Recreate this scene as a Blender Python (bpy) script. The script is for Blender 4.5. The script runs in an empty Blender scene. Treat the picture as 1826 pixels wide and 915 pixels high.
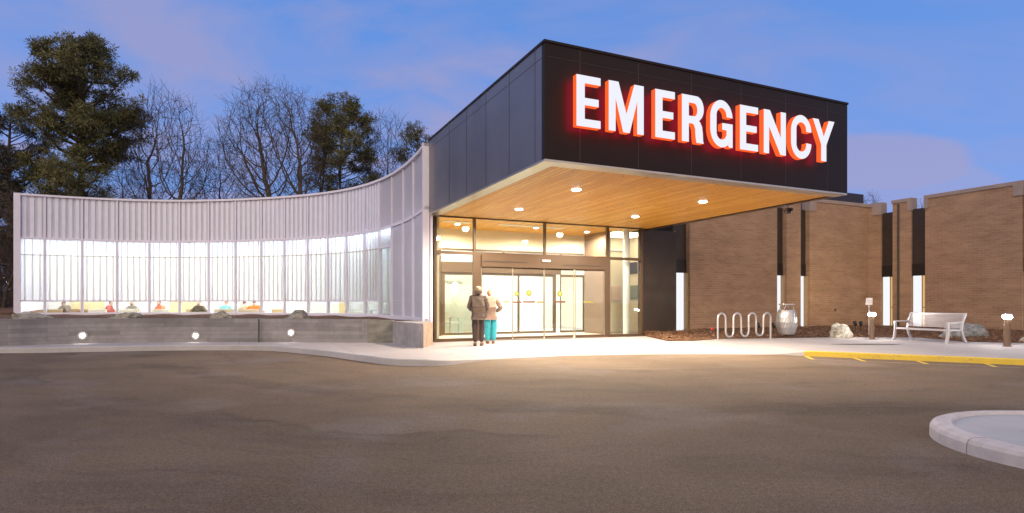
import bpy, bmesh, math, random
import numpy as np
from mathutils import Vector, Matrix
R = math.radians
S = bpy.context.scene
COL = S.collection
# ------------------------------------------------------------------ camera
FPX, CX, HY, CAMZ, WALK = 1056.0, 913.0, 540.0, 1.39, 0.14
cam = bpy.data.cameras.new('camera'); cam.sensor_width = 36; cam.lens = 36*FPX/1826
cam.shift_y = (HY-457.5)/1826; cam.clip_end = 3000; cam.clip_start = 0.05
camo = bpy.data.objects.new('camera', cam); COL.objects.link(camo)
camo.location = (0, 0, CAMZ); camo.rotation_euler = (R(90), 0, 0); S.camera = camo
# ------------------------------------------------------------------ view
S.view_settings.view_transform = 'Standard'; S.view_settings.look = 'None'
S.view_settings.exposure = 0.0; S.view_settings.gamma = 1; S.view_settings.use_curve_mapping = False
S.cycles.max_bounces = 7; S.cycles.transparent_max_bounces = 12
S.cycles.sample_clamp_indirect = 6
# ------------------------------------------------------------------ node helper
class NT:
    def __init__(s, nt): s.nt = nt; nt.nodes.clear()
    def n(s, t, ins=None, **kw):
        nd = s.nt.nodes.new(t)
        for k, v in kw.items(): setattr(nd, k, v)
        if ins:
            for k, v in ins.items():
                if isinstance(v, bpy.types.NodeSocket): s.nt.links.new(v, nd.inputs[k])
                else: nd.inputs[k].default_value = v
        return nd
    def math(s, op, a, b=0.0, clamp=False):
        return s.n('ShaderNodeMath', {0: a, 1: b}, operation=op, use_clamp=clamp).outputs[0]
    def mix(s, f, a, b, bt='MIX'):
        nd = s.n('ShaderNodeMix', None, data_type='RGBA', blend_type=bt)
        for i, v in ((0, f), (6, a), (7, b)):
            if isinstance(v, bpy.types.NodeSocket): s.nt.links.new(v, nd.inputs[i])
            else: nd.inputs[i].default_value = v if i == 0 else (tuple(v)+(1,))[:4]
        return nd.outputs[2]
    def ramp(s, f, stops):
        nd = s.n('ShaderNodeValToRGB', {0: f}); cr = nd.color_ramp
        while len(cr.elements) < len(stops): cr.elements.new(0.5)
        for e, (p, c) in zip(cr.elements, stops):
            e.position = p; e.color = (c, c, c, 1) if not hasattr(c, '__len__') else tuple(c)+(1,)
        return nd.outputs[0]
    def noise(s, vec, scale, detail=4, rough=0.55, dist=0.0):
        return s.n('ShaderNodeTexNoise', {'Vector': vec, 'Scale': scale, 'Detail': detail, 'Roughness': rough, 'Distortion': dist}).outputs[0]
    def obj(s): return s.n('ShaderNodeTexCoord').outputs['Object']
    def mapp(s, v, sc=(1,1,1), loc=(0,0,0), rot=(0,0,0)):
        return s.n('ShaderNodeMapping', {'Vector': v, 'Scale': sc, 'Location': loc, 'Rotation': rot}).outputs[0]
# ------------------------------------------------------------------ world: dusk sky
SUN_EL, SUN_AZ = R(38), R(205)
w = bpy.data.worlds.new('World'); S.world = w; w.use_nodes = True
t = NT(w.node_tree)
d = t.n('ShaderNodeTexCoord').outputs['Generated']
sep = t.n('ShaderNodeSeparateXYZ', {0: d}); dx, dy, dz = sep.outputs
sky = t.n('ShaderNodeTexSky', None, sky_type='NISHITA', sun_disc=False, sun_elevation=SUN_EL, sun_rotation=SUN_AZ).outputs[0]
base = t.ramp(dz, [(0.0, (.26,.37,.74)), (.12, (.195,.345,.78)), (.30, (.145,.305,.75)), (.50, (.105,.26,.68)), (.8, (.26,.30,.46))])
# clouds: flat layer seen in perspective
zz = t.math('ADD', t.math('MAXIMUM', dz, 0.0), 0.16)
cv = t.n('ShaderNodeCombineXYZ', {0: t.math('DIVIDE', dx, zz), 1: t.math('DIVIDE', dy, zz), 2: 0.0}).outputs[0]
n1 = t.noise(t.mapp(cv, (.55, .80, 1), (3.1, 1.75, 0), (0, 0, R(18))), 2.5, 7, .55, .6)
c1 = t.ramp(n1, [(.40, 0.0), (.62, 1.0)])
side = t.ramp(dx, [(0.0, 1.0), (.20, .8), (.45, .4), (.8, .25)])
c1 = t.math('MULTIPLY', c1, side)
# one rounded bank low on the right
def bank(cx, cz, wx, wz, amt):
    ax = t.math('DIVIDE', t.math('SUBTRACT', t.math('DIVIDE', dx, dy), cx), wx)
    az = t.math('DIVIDE', t.math('SUBTRACT', t.math('DIVIDE', dz, dy), cz), wz)
    rr = t.math('ADD', t.math('MULTIPLY', ax, ax), t.math('MULTIPLY', az, az))
    nn = t.noise(t.mapp(d, (1, 1, 2.2)), 5.5, 6, .55, .3)
    v = t.math('SUBTRACT', t.math('ADD', 1.0, t.math('MULTIPLY', t.math('SUBTRACT', nn, .5), 1.5)), rr)
    v = t.math('MULTIPLY', t.ramp(v, [(.0, 0.0), (.42, 1.0)]), t.math('GREATER_THAN', dy, 0.05))
    return t.math('MULTIPLY', v, amt)
c2 = bank(.60, .235, .20, .062, .85)
c3 = bank(.70, .195, .16, .05, .6)
cl = t.math('MAXIMUM', t.math('MULTIPLY', c1, .92), t.math('MAXIMUM', c2, c3), True)
ccol = t.mix(t.ramp(dz, [(.1, 0.0), (.45, 1.0)]), (.335,.335,.58), (.29,.32,.60))
col = t.mix(cl, base, ccol)
# afterglow of the set sun behind the viewer
glow = t.ramp(t.math('SUBTRACT', t.math('MULTIPLY', dy, -1.0), t.math('MULTIPLY', dz, .15)), [(.05, 0.0), (.75, 1.0)])
col = t.mix(glow, col, (.93, .76, .62))
bg1 = t.n('ShaderNodeBackground', {0: col, 1: 1.03}); bg2 = t.n('ShaderNodeBackground', {0: sky, 1: .004})
add = t.n('ShaderNodeAddShader', {0: bg1.outputs[0], 1: bg2.outputs[0]})
t.n('ShaderNodeOutputWorld', {0: add.outputs[0]})
# ------------------------------------------------------------------ sun (soft, the bright western sky after sunset)
sl = bpy.data.lights.new('sun', 'SUN'); sl.energy = 1.32; sl.angle = R(50); sl.color = (1, .87, .76)
so = bpy.data.objects.new('sun', sl); COL.objects.link(so)
so.rotation_euler = Vector((.35, .80, -.62)).to_track_quat('-Z', 'Y').to_euler()
# ------------------------------------------------------------------ helpers
def tag(o, label=None, cat=None, group=None, kind=None):
    if label: o['label'] = label
    if cat: o['category'] = cat
    if group: o['group'] = group
    if kind: o['kind'] = kind
    return o
def empty(name, loc=(0,0,0), rz=0.0):
    o = bpy.data.objects.new(name, None); COL.objects.link(o); o.location = loc; o.rotation_euler = (0,0,rz)
    o.empty_display_size = .2
    return o
class MB:
    def __init__(s): s.v = []; s.f = []; s.m = []; s.mats = []; s.smooth = []
    def mi(s, mat):
        if mat not in s.mats: s.mats.append(mat)
        return s.mats.index(mat)
    def add(s, vs, fs, mat, smooth=False):
        b = len(s.v); s.v += [tuple(v) for v in vs]; k = s.mi(mat)
        for f in fs: s.f.append(tuple(b+i for i in f)); s.m.append(k); s.smooth.append(smooth)
    def box(s, x0, x1, y0, y1, z0, z1, mat):
        s.add([(x0,y0,z0),(x1,y0,z0),(x1,y1,z0),(x0,y1,z0),(x0,y0,z1),(x1,y0,z1),(x1,y1,z1),(x0,y1,z1)],
              [(0,3,2,1),(4,5,6,7),(0,1,5,4),(1,2,6,5),(2,3,7,6),(3,0,4,7)], mat)
    def tube(s, pts, rad, mat, n=10, caps=True, smooth=True):
        pts = [Vector(p) for p in pts]; rs = rad if hasattr(rad, '__len__') else [rad]*len(pts)
        vs = []; up = None
        for i, p in enumerate(pts):
            a = pts[max(0,i-1)]; b = pts[min(len(pts)-1,i+1)]; tdir = (b-a).normalized()
            if up is None: up = Vector((0,0,1)) if abs(tdir.z) < .9 else Vector((0,1,0))
            x = up.cross(tdir)
            if x.length < 1e-4: x = Vector((1,0,0)).cross(tdir)
            x.normalize(); y = tdir.cross(x).normalized(); up = y
            up = (y)
            for k in range(n):
                a_ = 2*math.pi*k/n; vs.append(p + (x*math.cos(a_)+y*math.sin(a_))*rs[i])
            up = tdir.cross(x).normalized()
        fs = []
        for i in range(len(pts)-1):
            for k in range(n):
                k2 = (k+1) % n; fs.append((i*n+k, i*n+k2, (i+1)*n+k2, (i+1)*n+k))
        s.add(vs, fs, mat, smooth)
        if caps:
            s.add(vs[:n], [tuple(range(n))[::-1]], mat); s.add(vs[-n:], [tuple(range(n))], mat)
    def lathe(s, prof, mat, n=24, cx=0, cy=0, smooth=True):
        vs = [(cx+r*math.cos(2*math.pi*k/n), cy+r*math.sin(2*math.pi*k/n), z) for r, z in prof for k in range(n)]
        fs = [(i*n+k, i*n+(k+1)%n, (i+1)*n+(k+1)%n, (i+1)*n+k) for i in range(len(prof)-1) for k in range(n)]
        s.add(vs, fs, mat, smooth)
        s.add(vs[:n], [tuple(range(n))[::-1]], mat); s.add(vs[-n:], [tuple(range(n))], mat)
    def build(s, name, parent=None, loc=None, bevel=0, kind=None):
        me = bpy.data.meshes.new(name); me.from_pydata(s.v, [], s.f)
        for m in s.mats: me.materials.append(m)
        me.polygons.foreach_set('material_index', s.m); me.polygons.foreach_set('use_smooth', s.smooth)
        me.update()
        o = bpy.data.objects.new(name, me); COL.objects.link(o)
        if parent: o.parent = parent
        if loc: o.location = loc
        if bevel:
            b = o.modifiers.new('bevel', 'BEVEL'); b.width = bevel; b.segments = 2; b.limit_method = 'ANGLE'
        if kind: o['kind'] = kind
        return o
def boxpart(name, parent, args, mat, bevel=0):
    m = MB(); m.box(*args, mat); return m.build(name, parent, bevel=bevel)
# ------------------------------------------------------------------ materials
def principled(name, color, rough=.7, metal=0, spec=.5, var=0.0, vscale=3.0, bump=0.0, bscale=40.0, emis=None, estr=0, stretch=(1,1,1)):
    m = bpy.data.materials.new(name); m.use_nodes = True; t = NT(m.node_tree)
    c = tuple(color)
    vec = t.mapp(t.obj(), stretch)
    if var:
        nz = t.noise(vec, vscale, 6, .6)
        f = t.ramp(nz, [(.30, 0.0), (.70, 1.0)])
        c = t.mix(f, tuple(x*(1-var) for x in color), tuple(min(1, x*(1+var)) for x in color))
    ins = {'Base Color': c if not isinstance(c, tuple) else c+(1,), 'Roughness': rough, 'Metallic': metal, 'Specular IOR Level': spec}
    if emis: ins['Emission Color'] = tuple(emis)+(1,); ins['Emission Strength'] = estr
    if bump:
        nb = t.noise(vec, bscale, 4, .6)
        ins['Normal'] = t.n('ShaderNodeBump', {'Height': nb, 'Strength': bump, 'Distance': .02}).outputs[0]
    p = t.n('ShaderNodeBsdfPrincipled', ins); t.n('ShaderNodeOutputMaterial', {0: p.outputs[0]})
    return m
def emit(name, color, strength):
    m = bpy.data.materials.new(name); m.use_nodes = True; t = NT(m.node_tree)
    e = t.n('ShaderNodeEmission', {0: tuple(color)+(1,), 1: strength}); t.n('ShaderNodeOutputMaterial', {0: e.outputs[0]})
    return m
def glass(name, tint=(.95,.97,.95), refl=.5, minr=.03):
    m = bpy.data.materials.new(name); m.use_nodes = True; t = NT(m.node_tree)
    tr = t.n('ShaderNodeBsdfTransparent', {0: tint+(1,)}); gl = t.n('ShaderNodeBsdfGlossy', {0: (.9,.95,1,1), 'Roughness': .02})
    fr = t.n('ShaderNodeFresnel', {'IOR': 1.45}).outputs[0]
    f = t.math('ADD', t.math('MULTIPLY', fr, refl), minr, True)
    mx = t.n('ShaderNodeMixShader', {0: f, 1: tr.outputs[0], 2: gl.outputs[0]})
    t.n('ShaderNodeOutputMaterial', {0: mx.outputs[0]}); return m
def translucent(name, col, tcol, f):
    m = bpy.data.materials.new(name); m.use_nodes = True; t = NT(m.node_tree)
    df = t.n('ShaderNodeBsdfPrincipled', {'Base Color': col+(1,), 'Roughness': .32})
    tr = t.n('ShaderNodeBsdfTranslucent', {0: tcol+(1,)})
    mx = t.n('ShaderNodeMixShader', {0: f, 1: df.outputs[0], 2: tr.outputs[0]})
    t.n('ShaderNodeOutputMaterial', {0: mx.outputs[0]}); return m
M = {}
def flat(n, c, r=.8, var=.1, **k):
    if n not in M: M[n] = principled(n, c, r, var=var, vscale=9, **k)
    return M[n]
M['white_metal'] = principled('white_metal', (.76,.73,.84), .45, var=.04, vscale=2)
M['grey_white'] = principled('grey_white', (.76,.76,.90), .5, var=.05)
M['band_back'] = principled('band_back', (.56,.56,.62), .55, var=.10, vscale=.8)
M['smooth_panel'] = translucent('smooth_panel', (.62,.60,.68), (.70,.68,.78), .22)
M['poly'] = translucent('poly', (.70,.70,.72), (.90,.92,.96), .66)
M['fin'] = translucent('fin', (.66,.64,.60), (.93,.91,.85), .76)
M['dark_metal'] = principled('dark_metal', (.020,.012,.008), .45, .0, .22, var=.15, vscale=1.2)
M['dark_metal_skylit'] = principled('dark_metal_skylit', (.27,.245,.24), .38, .8, .6, var=.12, vscale=.7)  # same cladding, sky reflection on the left side put into the colour
M['joint'] = principled('joint', (.055,.042,.036), .4, .3)
M['trim'] = principled('trim', (.62,.55,.45), .32, .75, var=.05)
M['frame'] = principled('frame', (.110,.068,.040), .42, .35, var=.06)
M['silver'] = principled('silver', (.55,.54,.55), .35, .7, var=.08, vscale=8)
M['bench'] = principled('bench', (.42,.40,.43), .45, .2, var=.05, vscale=6)
M['cream'] = principled('cream', (.80,.72,.56), .8, var=.03)
M['room_white'] = principled('room_white', (.86,.88,.84), .8, var=.02)
M['floor_tile'] = principled('floor_tile', (.62,.56,.48), .35, var=.06, vscale=2)
M['ceiling_lit'] = emit('ceiling_lit', (.93, .97, 1), 15.0)
M['cove'] = emit('cove', (.86, .94, 1), 34.0)
M['lamp'] = emit('lamp', (1, .95, .84), 14); M['wall_lens'] = emit('wall_lens', (1, .95, .86), 70); M['bollard_lens'] = emit('bollard_lens', (1, .94, .84), 300)
M['lamp_cool'] = emit('lamp_cool', (1, .98, .96), 18)
M['glass'] = glass('glass'); M['glass_strong'] = glass('glass_strong', (.93,.95,.92), .75, .035)
M['coping'] = principled('coping', (.31,.24,.215), .75, var=.1, vscale=1.5, bump=.15)
M['concrete_pale'] = None
def concrete(name, col, var=.16, board=False, joints=None, stain=.5):
    m = bpy.data.materials.new(name); m.use_nodes = True; t = NT(m.node_tree)
    o = t.obj()
    n1 = t.noise(o, .9, 7, .62); n2 = t.noise(o, 7, 6, .7); n3 = t.noise(o, 60, 3, .7)
    c = t.mix(t.ramp(n1, [(.3, 0.0), (.72, 1.0)]), tuple(x*(1-var) for x in col), tuple(x*(1+var) for x in col))
    c = t.mix(t.math('MULTIPLY', t.ramp(n2, [(.45, 0.0), (.75, 1.0)]), stain*.55), c, tuple(x*.62 for x in col))
    h = n3
    if board:
        sp = t.n('ShaderNodeSeparateXYZ', {0: o})
        bv = t.n('ShaderNodeCombineXYZ', {0: t.math('ADD', sp.outputs[0], t.math('MULTIPLY', sp.outputs[1], .3)), 1: sp.outputs[2], 2: 0.0}).outputs[0]
        br = t.n('ShaderNodeTexBrick', {'Vector': bv, 'Color1': (1,1,1,1), 'Color2': (.50,.50,.50,1), 'Mortar': (.52,.50,.48,1), 'Scale': 1.0, 'Mortar Size': .004, 'Brick Width': 1.35, 'Row Height': .125, 'Bias': -.35}, offset=.37)
        c = t.mix(.8, c, br.outputs[0], 'MULTIPLY')
        gr = t.noise(t.mapp(bv, (1.2, 30, 1)), 3, 5, .65)
        c = t.mix(t.math('MULTIPLY', t.ramp(gr, [(.45, 0.0), (.8, 1.0)]), .35), c, tuple(x*.5 for x in col))
        h = t.math('ADD', t.math('MULTIPLY', br.outputs[1], -1.5), gr)
    if joints:
        ang, sx, sy = joints
        vv = t.mapp(o, (1,1,1), (0,0,0), (0,0,ang))
        br = t.n('ShaderNodeTexBrick', {'Vector': vv, 'Color1': (1,1,1,1), 'Color2': (.93,.93,.93,1), 'Mortar': (.55,.52,.5,1), 'Scale': 1.0, 'Mortar Size': .009, 'Brick Width': sx, 'Row Height': sy}, offset=0.0)
        c = t.mix(1.0, c, br.outputs[0], 'MULTIPLY')
    bp = t.n('ShaderNodeBump', {'Height': h, 'Strength': .35, 'Distance': .012}).outputs[0]
    p = t.n('ShaderNodeBsdfPrincipled', {'Base Color': c, 'Roughness': .82, 'Normal': bp}); t.n('ShaderNodeOutputMaterial', {0: p.outputs[0]})
    return m
M['walk'] = concrete('walk', (.41,.375,.375), .08, joints=(R(-24.7), 2.6, 2.2), stain=.25)
M['kerb'] = concrete('kerb', (.44,.415,.41), .14, stain=.5)
M['kerb_island'] = concrete('kerb_island', (.54,.49,.48), .18, stain=1.1)
M['island'] = concrete('island', (.43,.43,.445), .12, joints=(R(35), 3.0, 3.0), stain=.2)
M['board_wall'] = concrete('board_wall', (.29,.272,.275), .30, board=True, stain=.7)
M['rough_wall'] = concrete('rough_wall', (.34,.315,.31), .35, stain=1.2)
def yellow_paint():
    m = bpy.data.materials.new('yellow_paint'); m.use_nodes = True; t = NT(m.node_tree); o = t.obj()
    n = t.noise(o, 9, 7, .75); f = t.ramp(n, [(.53, 0.0), (.62, 1.0)])
    n2 = t.noise(o, 2, 5, .6)
    c = t.mix(t.ramp(n2, [(.3,0.0),(.7,1.0)]), (.62,.43,.035), (.70,.50,.06)); c = t.mix(t.math('MULTIPLY', f, .6), c, (.36,.27,.12))
    p = t.n('ShaderNodeBsdfPrincipled', {'Base Color': c, 'Roughness': .6}); t.n('ShaderNodeOutputMaterial', {0: p.outputs[0]})
    return m
M['yellow'] = yellow_paint()
def asphalt():
    m = bpy.data.materials.new('asphalt'); m.use_nodes = True; t = NT(m.node_tree); o = t.obj()
    A, B = (.160,.108,.064), (.280,.198,.128)
    c = t.mix(t.ramp(t.noise(o, .22, 6, .55, .4), [(.34, 0.0), (.66, 1.0)]), A, B)
    # tyre-worn sweeping bands: distorted rings round a point left of the entrance
    ring = t.n('ShaderNodeVectorMath', {0: t.mapp(o, (1,1,1), (-3.5, -22.0, 0))}, operation='LENGTH').outputs['Value']
    wob = t.math('MULTIPLY', t.noise(o, .28, 4, .55), 3.2)
    rr = t.math('ADD', ring, wob)
    band = t.n('ShaderNodeTexNoise', {'W': rr, 'Scale': .85, 'Detail': 5, 'Roughness': .6}, noise_dimensions='1D').outputs[0]
    patch = t.ramp(t.noise(t.mapp(o, (.5, 1.2, 1), (4, 0, 0)), .5, 5, .6), [(.38, 0.0), (.62, 1.0)])
    bm = t.math('MULTIPLY', t.ramp(band, [(.50, 0.0), (.64, 1.0)]), patch)
    c = t.mix(t.math('MULTIPLY', bm, .50), c, (.075,.055,.036))
    streak = t.noise(t.mapp(o, (.5, 1.5, 1), (0,0,0), (0,0,R(-14))), 1.1, 7, .66, .8)
    c = t.mix(t.math('MULTIPLY', t.ramp(streak, [(.48, 0.0), (.70, 1.0)]), .30), c, (.085,.063,.046))
    c = t.mix(t.math('MULTIPLY', t.ramp(t.noise(o, 2.4, 5, .7), [(.42, 0.0), (.7, 1.0)]), .22), c, (.24,.20,.185))
    dust = t.math('MULTIPLY', t.ramp(t.noise(t.mapp(o, (1,1,1), (-4.2,-6.2,0)), .42, 4, .55), [(.54, 0.0), (.70, 1.0)]), .50)
    c = t.mix(dust, c, (.31,.27,.26))
    tw = t.n('ShaderNodeTexNoise', {'W': rr, 'Scale': 5.0, 'Detail': 3, 'Roughness': .6}, noise_dimensions='1D').outputs[0]
    c = t.mix(t.math('MULTIPLY', t.math('MULTIPLY', t.ramp(tw, [(.58, 0.0), (.68, 1.0)]), patch), .35), c, (.08,.06,.042))
    md = t.noise(o, 22, 5, .8)
    c = t.mix(t.math('MULTIPLY', t.ramp(md, [(.40, 1.0), (.52, 0.0)]), .40), c, (.085,.062,.043))
    c = t.mix(t.math('MULTIPLY', t.ramp(md, [(.54, 0.0), (.68, 1.0)]), .38), c, (.36,.29,.22))
    sp = t.noise(o, 80, 3, .75)
    c = t.mix(t.math('MULTIPLY', t.ramp(sp, [(.38, 1.0), (.50, 0.0)]), .60), c, (.05,.04,.032))
    c = t.mix(t.math('MULTIPLY', t.ramp(sp, [(.56, 0.0), (.68, 1.0)]), .60), c, (.46,.40,.34))
    vo = t.n('ShaderNodeTexVoronoi', {'Vector': o, 'Scale': 5.5, 'Randomness': 1.0}).outputs['Distance']
    gate = t.ramp(t.noise(o, .9, 3, .6), [(.56, 0.0), (.66, 1.0)])
    c = t.mix(t.math('MULTIPLY', t.math('MULTIPLY', t.ramp(vo, [(.03, 1.0), (.07, 0.0)]), gate), .7), c, (.5,.47,.45))
    h = t.math('ADD', sp, t.math('MULTIPLY', t.noise(o, 14, 4, .6), .8))
    bp = t.n('ShaderNodeBump', {'Height': h, 'Strength': .8, 'Distance': .02}).outputs[0]
    p = t.n('ShaderNodeBsdfPrincipled', {'Base Color': c, 'Roughness': .85, 'Specular IOR Level': .18, 'Normal': bp}); t.n('ShaderNodeOutputMaterial', {0: p.outputs[0]})
    return m
M['asphalt'] = asphalt()
def brick():
    m = bpy.data.materials.new('brick'); m.use_nodes = True; t = NT(m.node_tree); o = t.obj()
    sp = t.n('ShaderNodeSeparateXYZ', {0: o})
    v = t.n('ShaderNodeCombineXYZ', {0: t.math('ADD', sp.outputs[0], sp.outputs[1]), 1: sp.outputs[2], 2: 0.0}).outputs[0]
    br = t.n('ShaderNodeTexBrick', {'Vector': v, 'Color1': (.30,.165,.102,1), 'Color2': (.43,.25,.165,1), 'Mortar': (.42,.30,.23,1), 'Scale': 1.0, 'Mortar Size': .011, 'Mortar Smooth': .2, 'Brick Width': .31, 'Row Height': .10, 'Bias': -.1}, offset=.5)
    c = t.mix(.55, br.outputs[0], t.mix(t.ramp(t.noise(t.mapp(o, (1,1,3)), .8, 6, .6), [(.3,0.0),(.7,1.0)]), (.21,.128,.072), (.43,.275,.165)))
    c = t.mix(t.math('MULTIPLY', t.ramp(t.noise(t.mapp(o, (.5,.5,5)), 1.5, 5, .65), [(.5,0.0),(.75,1.0)]), .35), c, (.19,.115,.08))
    bp = t.n('ShaderNodeBump', {'Height': t.math('MULTIPLY', br.outputs[1], -1.0), 'Strength': .6, 'Distance': .012}).outputs[0]
    p = t.n('ShaderNodeBsdfPrincipled', {'Base Color': c, 'Roughness': .85, 'Normal': bp}); t.n('ShaderNodeOutputMaterial', {0: p.outputs[0]})
    return m
M['brick'] = brick()
def wood():
    m = bpy.data.materials.new('soffit_wood'); m.use_nodes = True; t = NT(m.node_tree); o = t.obj()
    # planks run along local x (parallel to the front)
    br = t.n('ShaderNodeTexBrick', {'Vector': t.mapp(o, (1,1,1), (0,0,0), (0,0,R(90))), 'Color1': (.80,.36,.035,1), 'Color2': (1,.60,.12,1), 'Mortar': (.30,.13,.03,1), 'Scale': 1.0, 'Mortar Size': .009, 'Brick Width': 3.6, 'Row Height': .14, 'Bias': -.1}, offset=.41)
    g = t.noise(t.mapp(o, (12, .9, 1)), 1.6, 6, .65, .6)
    c = t.mix(t.math('MULTIPLY', t.ramp(g, [(.40,0.0),(.66,1.0)]), .6), br.outputs[0], (.52,.22,.035))
    vo = t.n('ShaderNodeTexVoronoi', {'Vector': t.mapp(o, (2.6, 1.2, 1)), 'Scale': 2.0, 'Randomness': 1.0}).outputs['Distance']
    c = t.mix(t.math('MULTIPLY', t.ramp(vo, [(.06, 1.0), (.12, 0.0)]), .85), c, (.12,.04,.012))
    p = t.n('ShaderNodeBsdfPrincipled', {'Base Color': c, 'Roughness': .45}); t.n('ShaderNodeOutputMaterial', {0: p.outputs[0]})
    return m
M['wood'] = wood()
def mulch():
    m = bpy.data.materials.new('mulch'); m.use_nodes = True; t = NT(m.node_tree); o = t.obj()
    n = t.noise(o, 26, 6, .75); v = t.n('ShaderNodeTexVoronoi', {'Vector': o, 'Scale': 22.0}).outputs['Color']
    c = t.mix(t.ramp(n, [(.35,0.0),(.65,1.0)]), (.055,.026,.014), (.24,.115,.055))
    c = t.mix(.3, c, v, 'OVERLAY')
    c = t.mix(t.ramp(t.noise(o, 1.1, 4), [(.45,0.0),(.65,.45)]), c, (.15,.085,.045))
    bp = t.n('ShaderNodeBump', {'Height': n, 'Strength': 1.0, 'Distance': .04}).outputs[0]
    p = t.n('ShaderNodeBsdfPrincipled', {'Base Color': c, 'Roughness': .95, 'Normal': bp}); t.n('ShaderNodeOutputMaterial', {0: p.outputs[0]})
    return m
M['mulch'] = mulch()
def rock(name, a, b):
    m = bpy.data.materials.new(name); m.use_nodes = True; t = NT(m.node_tree); o = t.obj()
    n = t.noise(o, 3.5, 8, .7, 1.2)
    c = t.mix(t.ramp(n, [(.35,0.0),(.62,1.0)]), a, b)
    c = t.mix(t.ramp(t.noise(t.mapp(o,(1,1,4)), 6, 5, .7, .6), [(.55,0.0),(.62,.8)]), c, tuple(x*.35 for x in a))
    bp = t.n('ShaderNodeBump', {'Height': n, 'Strength': .9, 'Distance': .08}).outputs[0]
    p = t.n('ShaderNodeBsdfPrincipled', {'Base Color': c, 'Roughness': .9, 'Normal': bp}); t.n('ShaderNodeOutputMaterial', {0: p.outputs[0]})
    return m
M['rock_grey'] = rock('rock_grey', (.18,.165,.14), (.46,.42,.34)); M['rock_pale'] = rock('rock_pale', (.26,.235,.19), (.62,.58,.50))
M['rock_slate'] = rock('rock_slate', (.12,.13,.13), (.36,.355,.35))
M['window_lit'] = emit('window_lit', (.95,.96,1), 1.0)
M['window_warm'] = emit('window_warm', (1,.62,.26), .75)
M['bark'] = principled('bark', (.105,.066,.042), .95, var=.35, vscale=4, bump=.6, bscale=9, stretch=(1,1,.25))
M['bark_grey'] = principled('bark_grey', (.105,.078,.058), .95, var=.3, vscale=4, bump=.5, bscale=9, stretch=(1,1,.25))
M['twig'] = principled('twig', (.120,.085,.066), .95)
def needles(name, a, b):
    m = bpy.data.materials.new(name); m.use_nodes = True; t = NT(m.node_tree)
    rnd = t.n('ShaderNodeNewGeometry').outputs['Random Per Island']
    n = t.noise(t.obj(), .55, 3, .6)
    f = t.math('ADD', t.math('MULTIPLY', rnd, .45), t.math('MULTIPLY', t.ramp(n, [(.35,0.0),(.65,1.0)]), .55))
    c = t.mix(f, a, b)
    p = t.n('ShaderNodeBsdfPrincipled', {'Base Color': c, 'Roughness': .7}); t.n('ShaderNodeOutputMaterial', {0: p.outputs[0]})
    return m
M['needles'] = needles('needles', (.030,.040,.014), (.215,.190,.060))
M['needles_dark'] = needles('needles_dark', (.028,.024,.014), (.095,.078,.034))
# ------------------------------------------------------------------ local frame of the buildings: u along the front, v into the building
UX, UY = .9087, .4174
A0 = Vector((.632, 11.5, WALK)); ANG = math.atan2(UY, UX)
def W(u, v, z=0.0): return Vector((A0.x+UX*u-UY*v, A0.y+UY*u+UX*v, WALK+z))
def G(px, py, z=WALK):          # point on a level surface seen at a pixel
    Y = (CAMZ-z)*FPX/(py-HY); return Vector(((px-CX)/FPX*Y, Y, z))
def at(px, Y, z=0.0): return Vector(((px-CX)/FPX*Y, Y, z))
def u_at(px, v):
    k = (px-CX)/FPX; return (k*(A0.y+UX*v)-A0.x+UY*v)/(UX-k*UY)
def v_at(px, u):
    k = (px-CX)/FPX; return (A0.x+UX*u-k*(A0.y+UY*u))/(UY+k*UX)
SC = CAMZ-WALK   # camera height over the pavement (1.25)
# ------------------------------------------------------------------ ground, car park, pavement
def sheet(name, pts, z, mat):
    m = MB(); m.add([(x,y,z) for x,y in pts], [tuple(range(len(pts)))], mat); o = m.build(name); o['kind'] = 'structure'; return o
M['earth'] = principled('earth', (.10,.075,.05), .95, var=.4, vscale=.4, bump=.5, bscale=8)
sheet('ground', [(-900,-900),(900,-900),(900,1500),(-900,1500)], -.03, M['earth'])
sheet('car_park', [(-70,-60),(70,-60),(70,26),(-70,26)], 0, M['asphalt'])
# kerb line (world x, y, height)
KB = [(-34,15.6,.15),(-22,15.9,.15),(-14.1,16.3,.15),(-12.05,16.7,.15),(-10.6,17.1,.15),(-9.24,17.28,.15),(-7.75,17.25,.15),(-6.76,16.95,.15),(-4.99,15.5,.15),
      (-3.77,14.25,.15),(-3.03,13.47,.15),(-2.56,13.1,.15),(-1.98,12.95,.15),(-1.53,13.05,.13),(-.99,13.75,.08),(-.13,14.75,.02),(1.81,15.6,.012),(4.03,15.95,.012),(5.7,16.0,.012),
      (7.0,15.85,.03),(7.62,15.45,.13),(8.0,15.22,.14),(9.5,14.3,.14),(11.37,13.15,.14),(14,11.5,.14),(18,9.0,.14),(26,4,.14)]
def catmull(P, n=6):
    out = []
    for i in range(len(P)-1):
        p0, p1, p2, p3 = (np.array(P[max(0,min(len(P)-1,j))], float) for j in (i-1,i,i+1,i+2))
        for k in range(n):
            s = k/n; out.append(.5*((2*p1)+(-p0+p2)*s+(2*p0-5*p1+4*p2-p3)*s*s+(-p0+3*p1-3*p2+p3)*s**3))
    out.append(np.array(P[-1], float)); return out
KP = catmull(KB, 6)
def inward(i):
    a = KP[max(0,i-1)]; b = KP[min(len(KP)-1,i+1)]; d = np.array([b[0]-a[0], b[1]-a[1]]); d /= np.linalg.norm(d)
    return np.array([-d[1], d[0]])
kerb = MB(); kyel = MB(); walk = MB()
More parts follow.
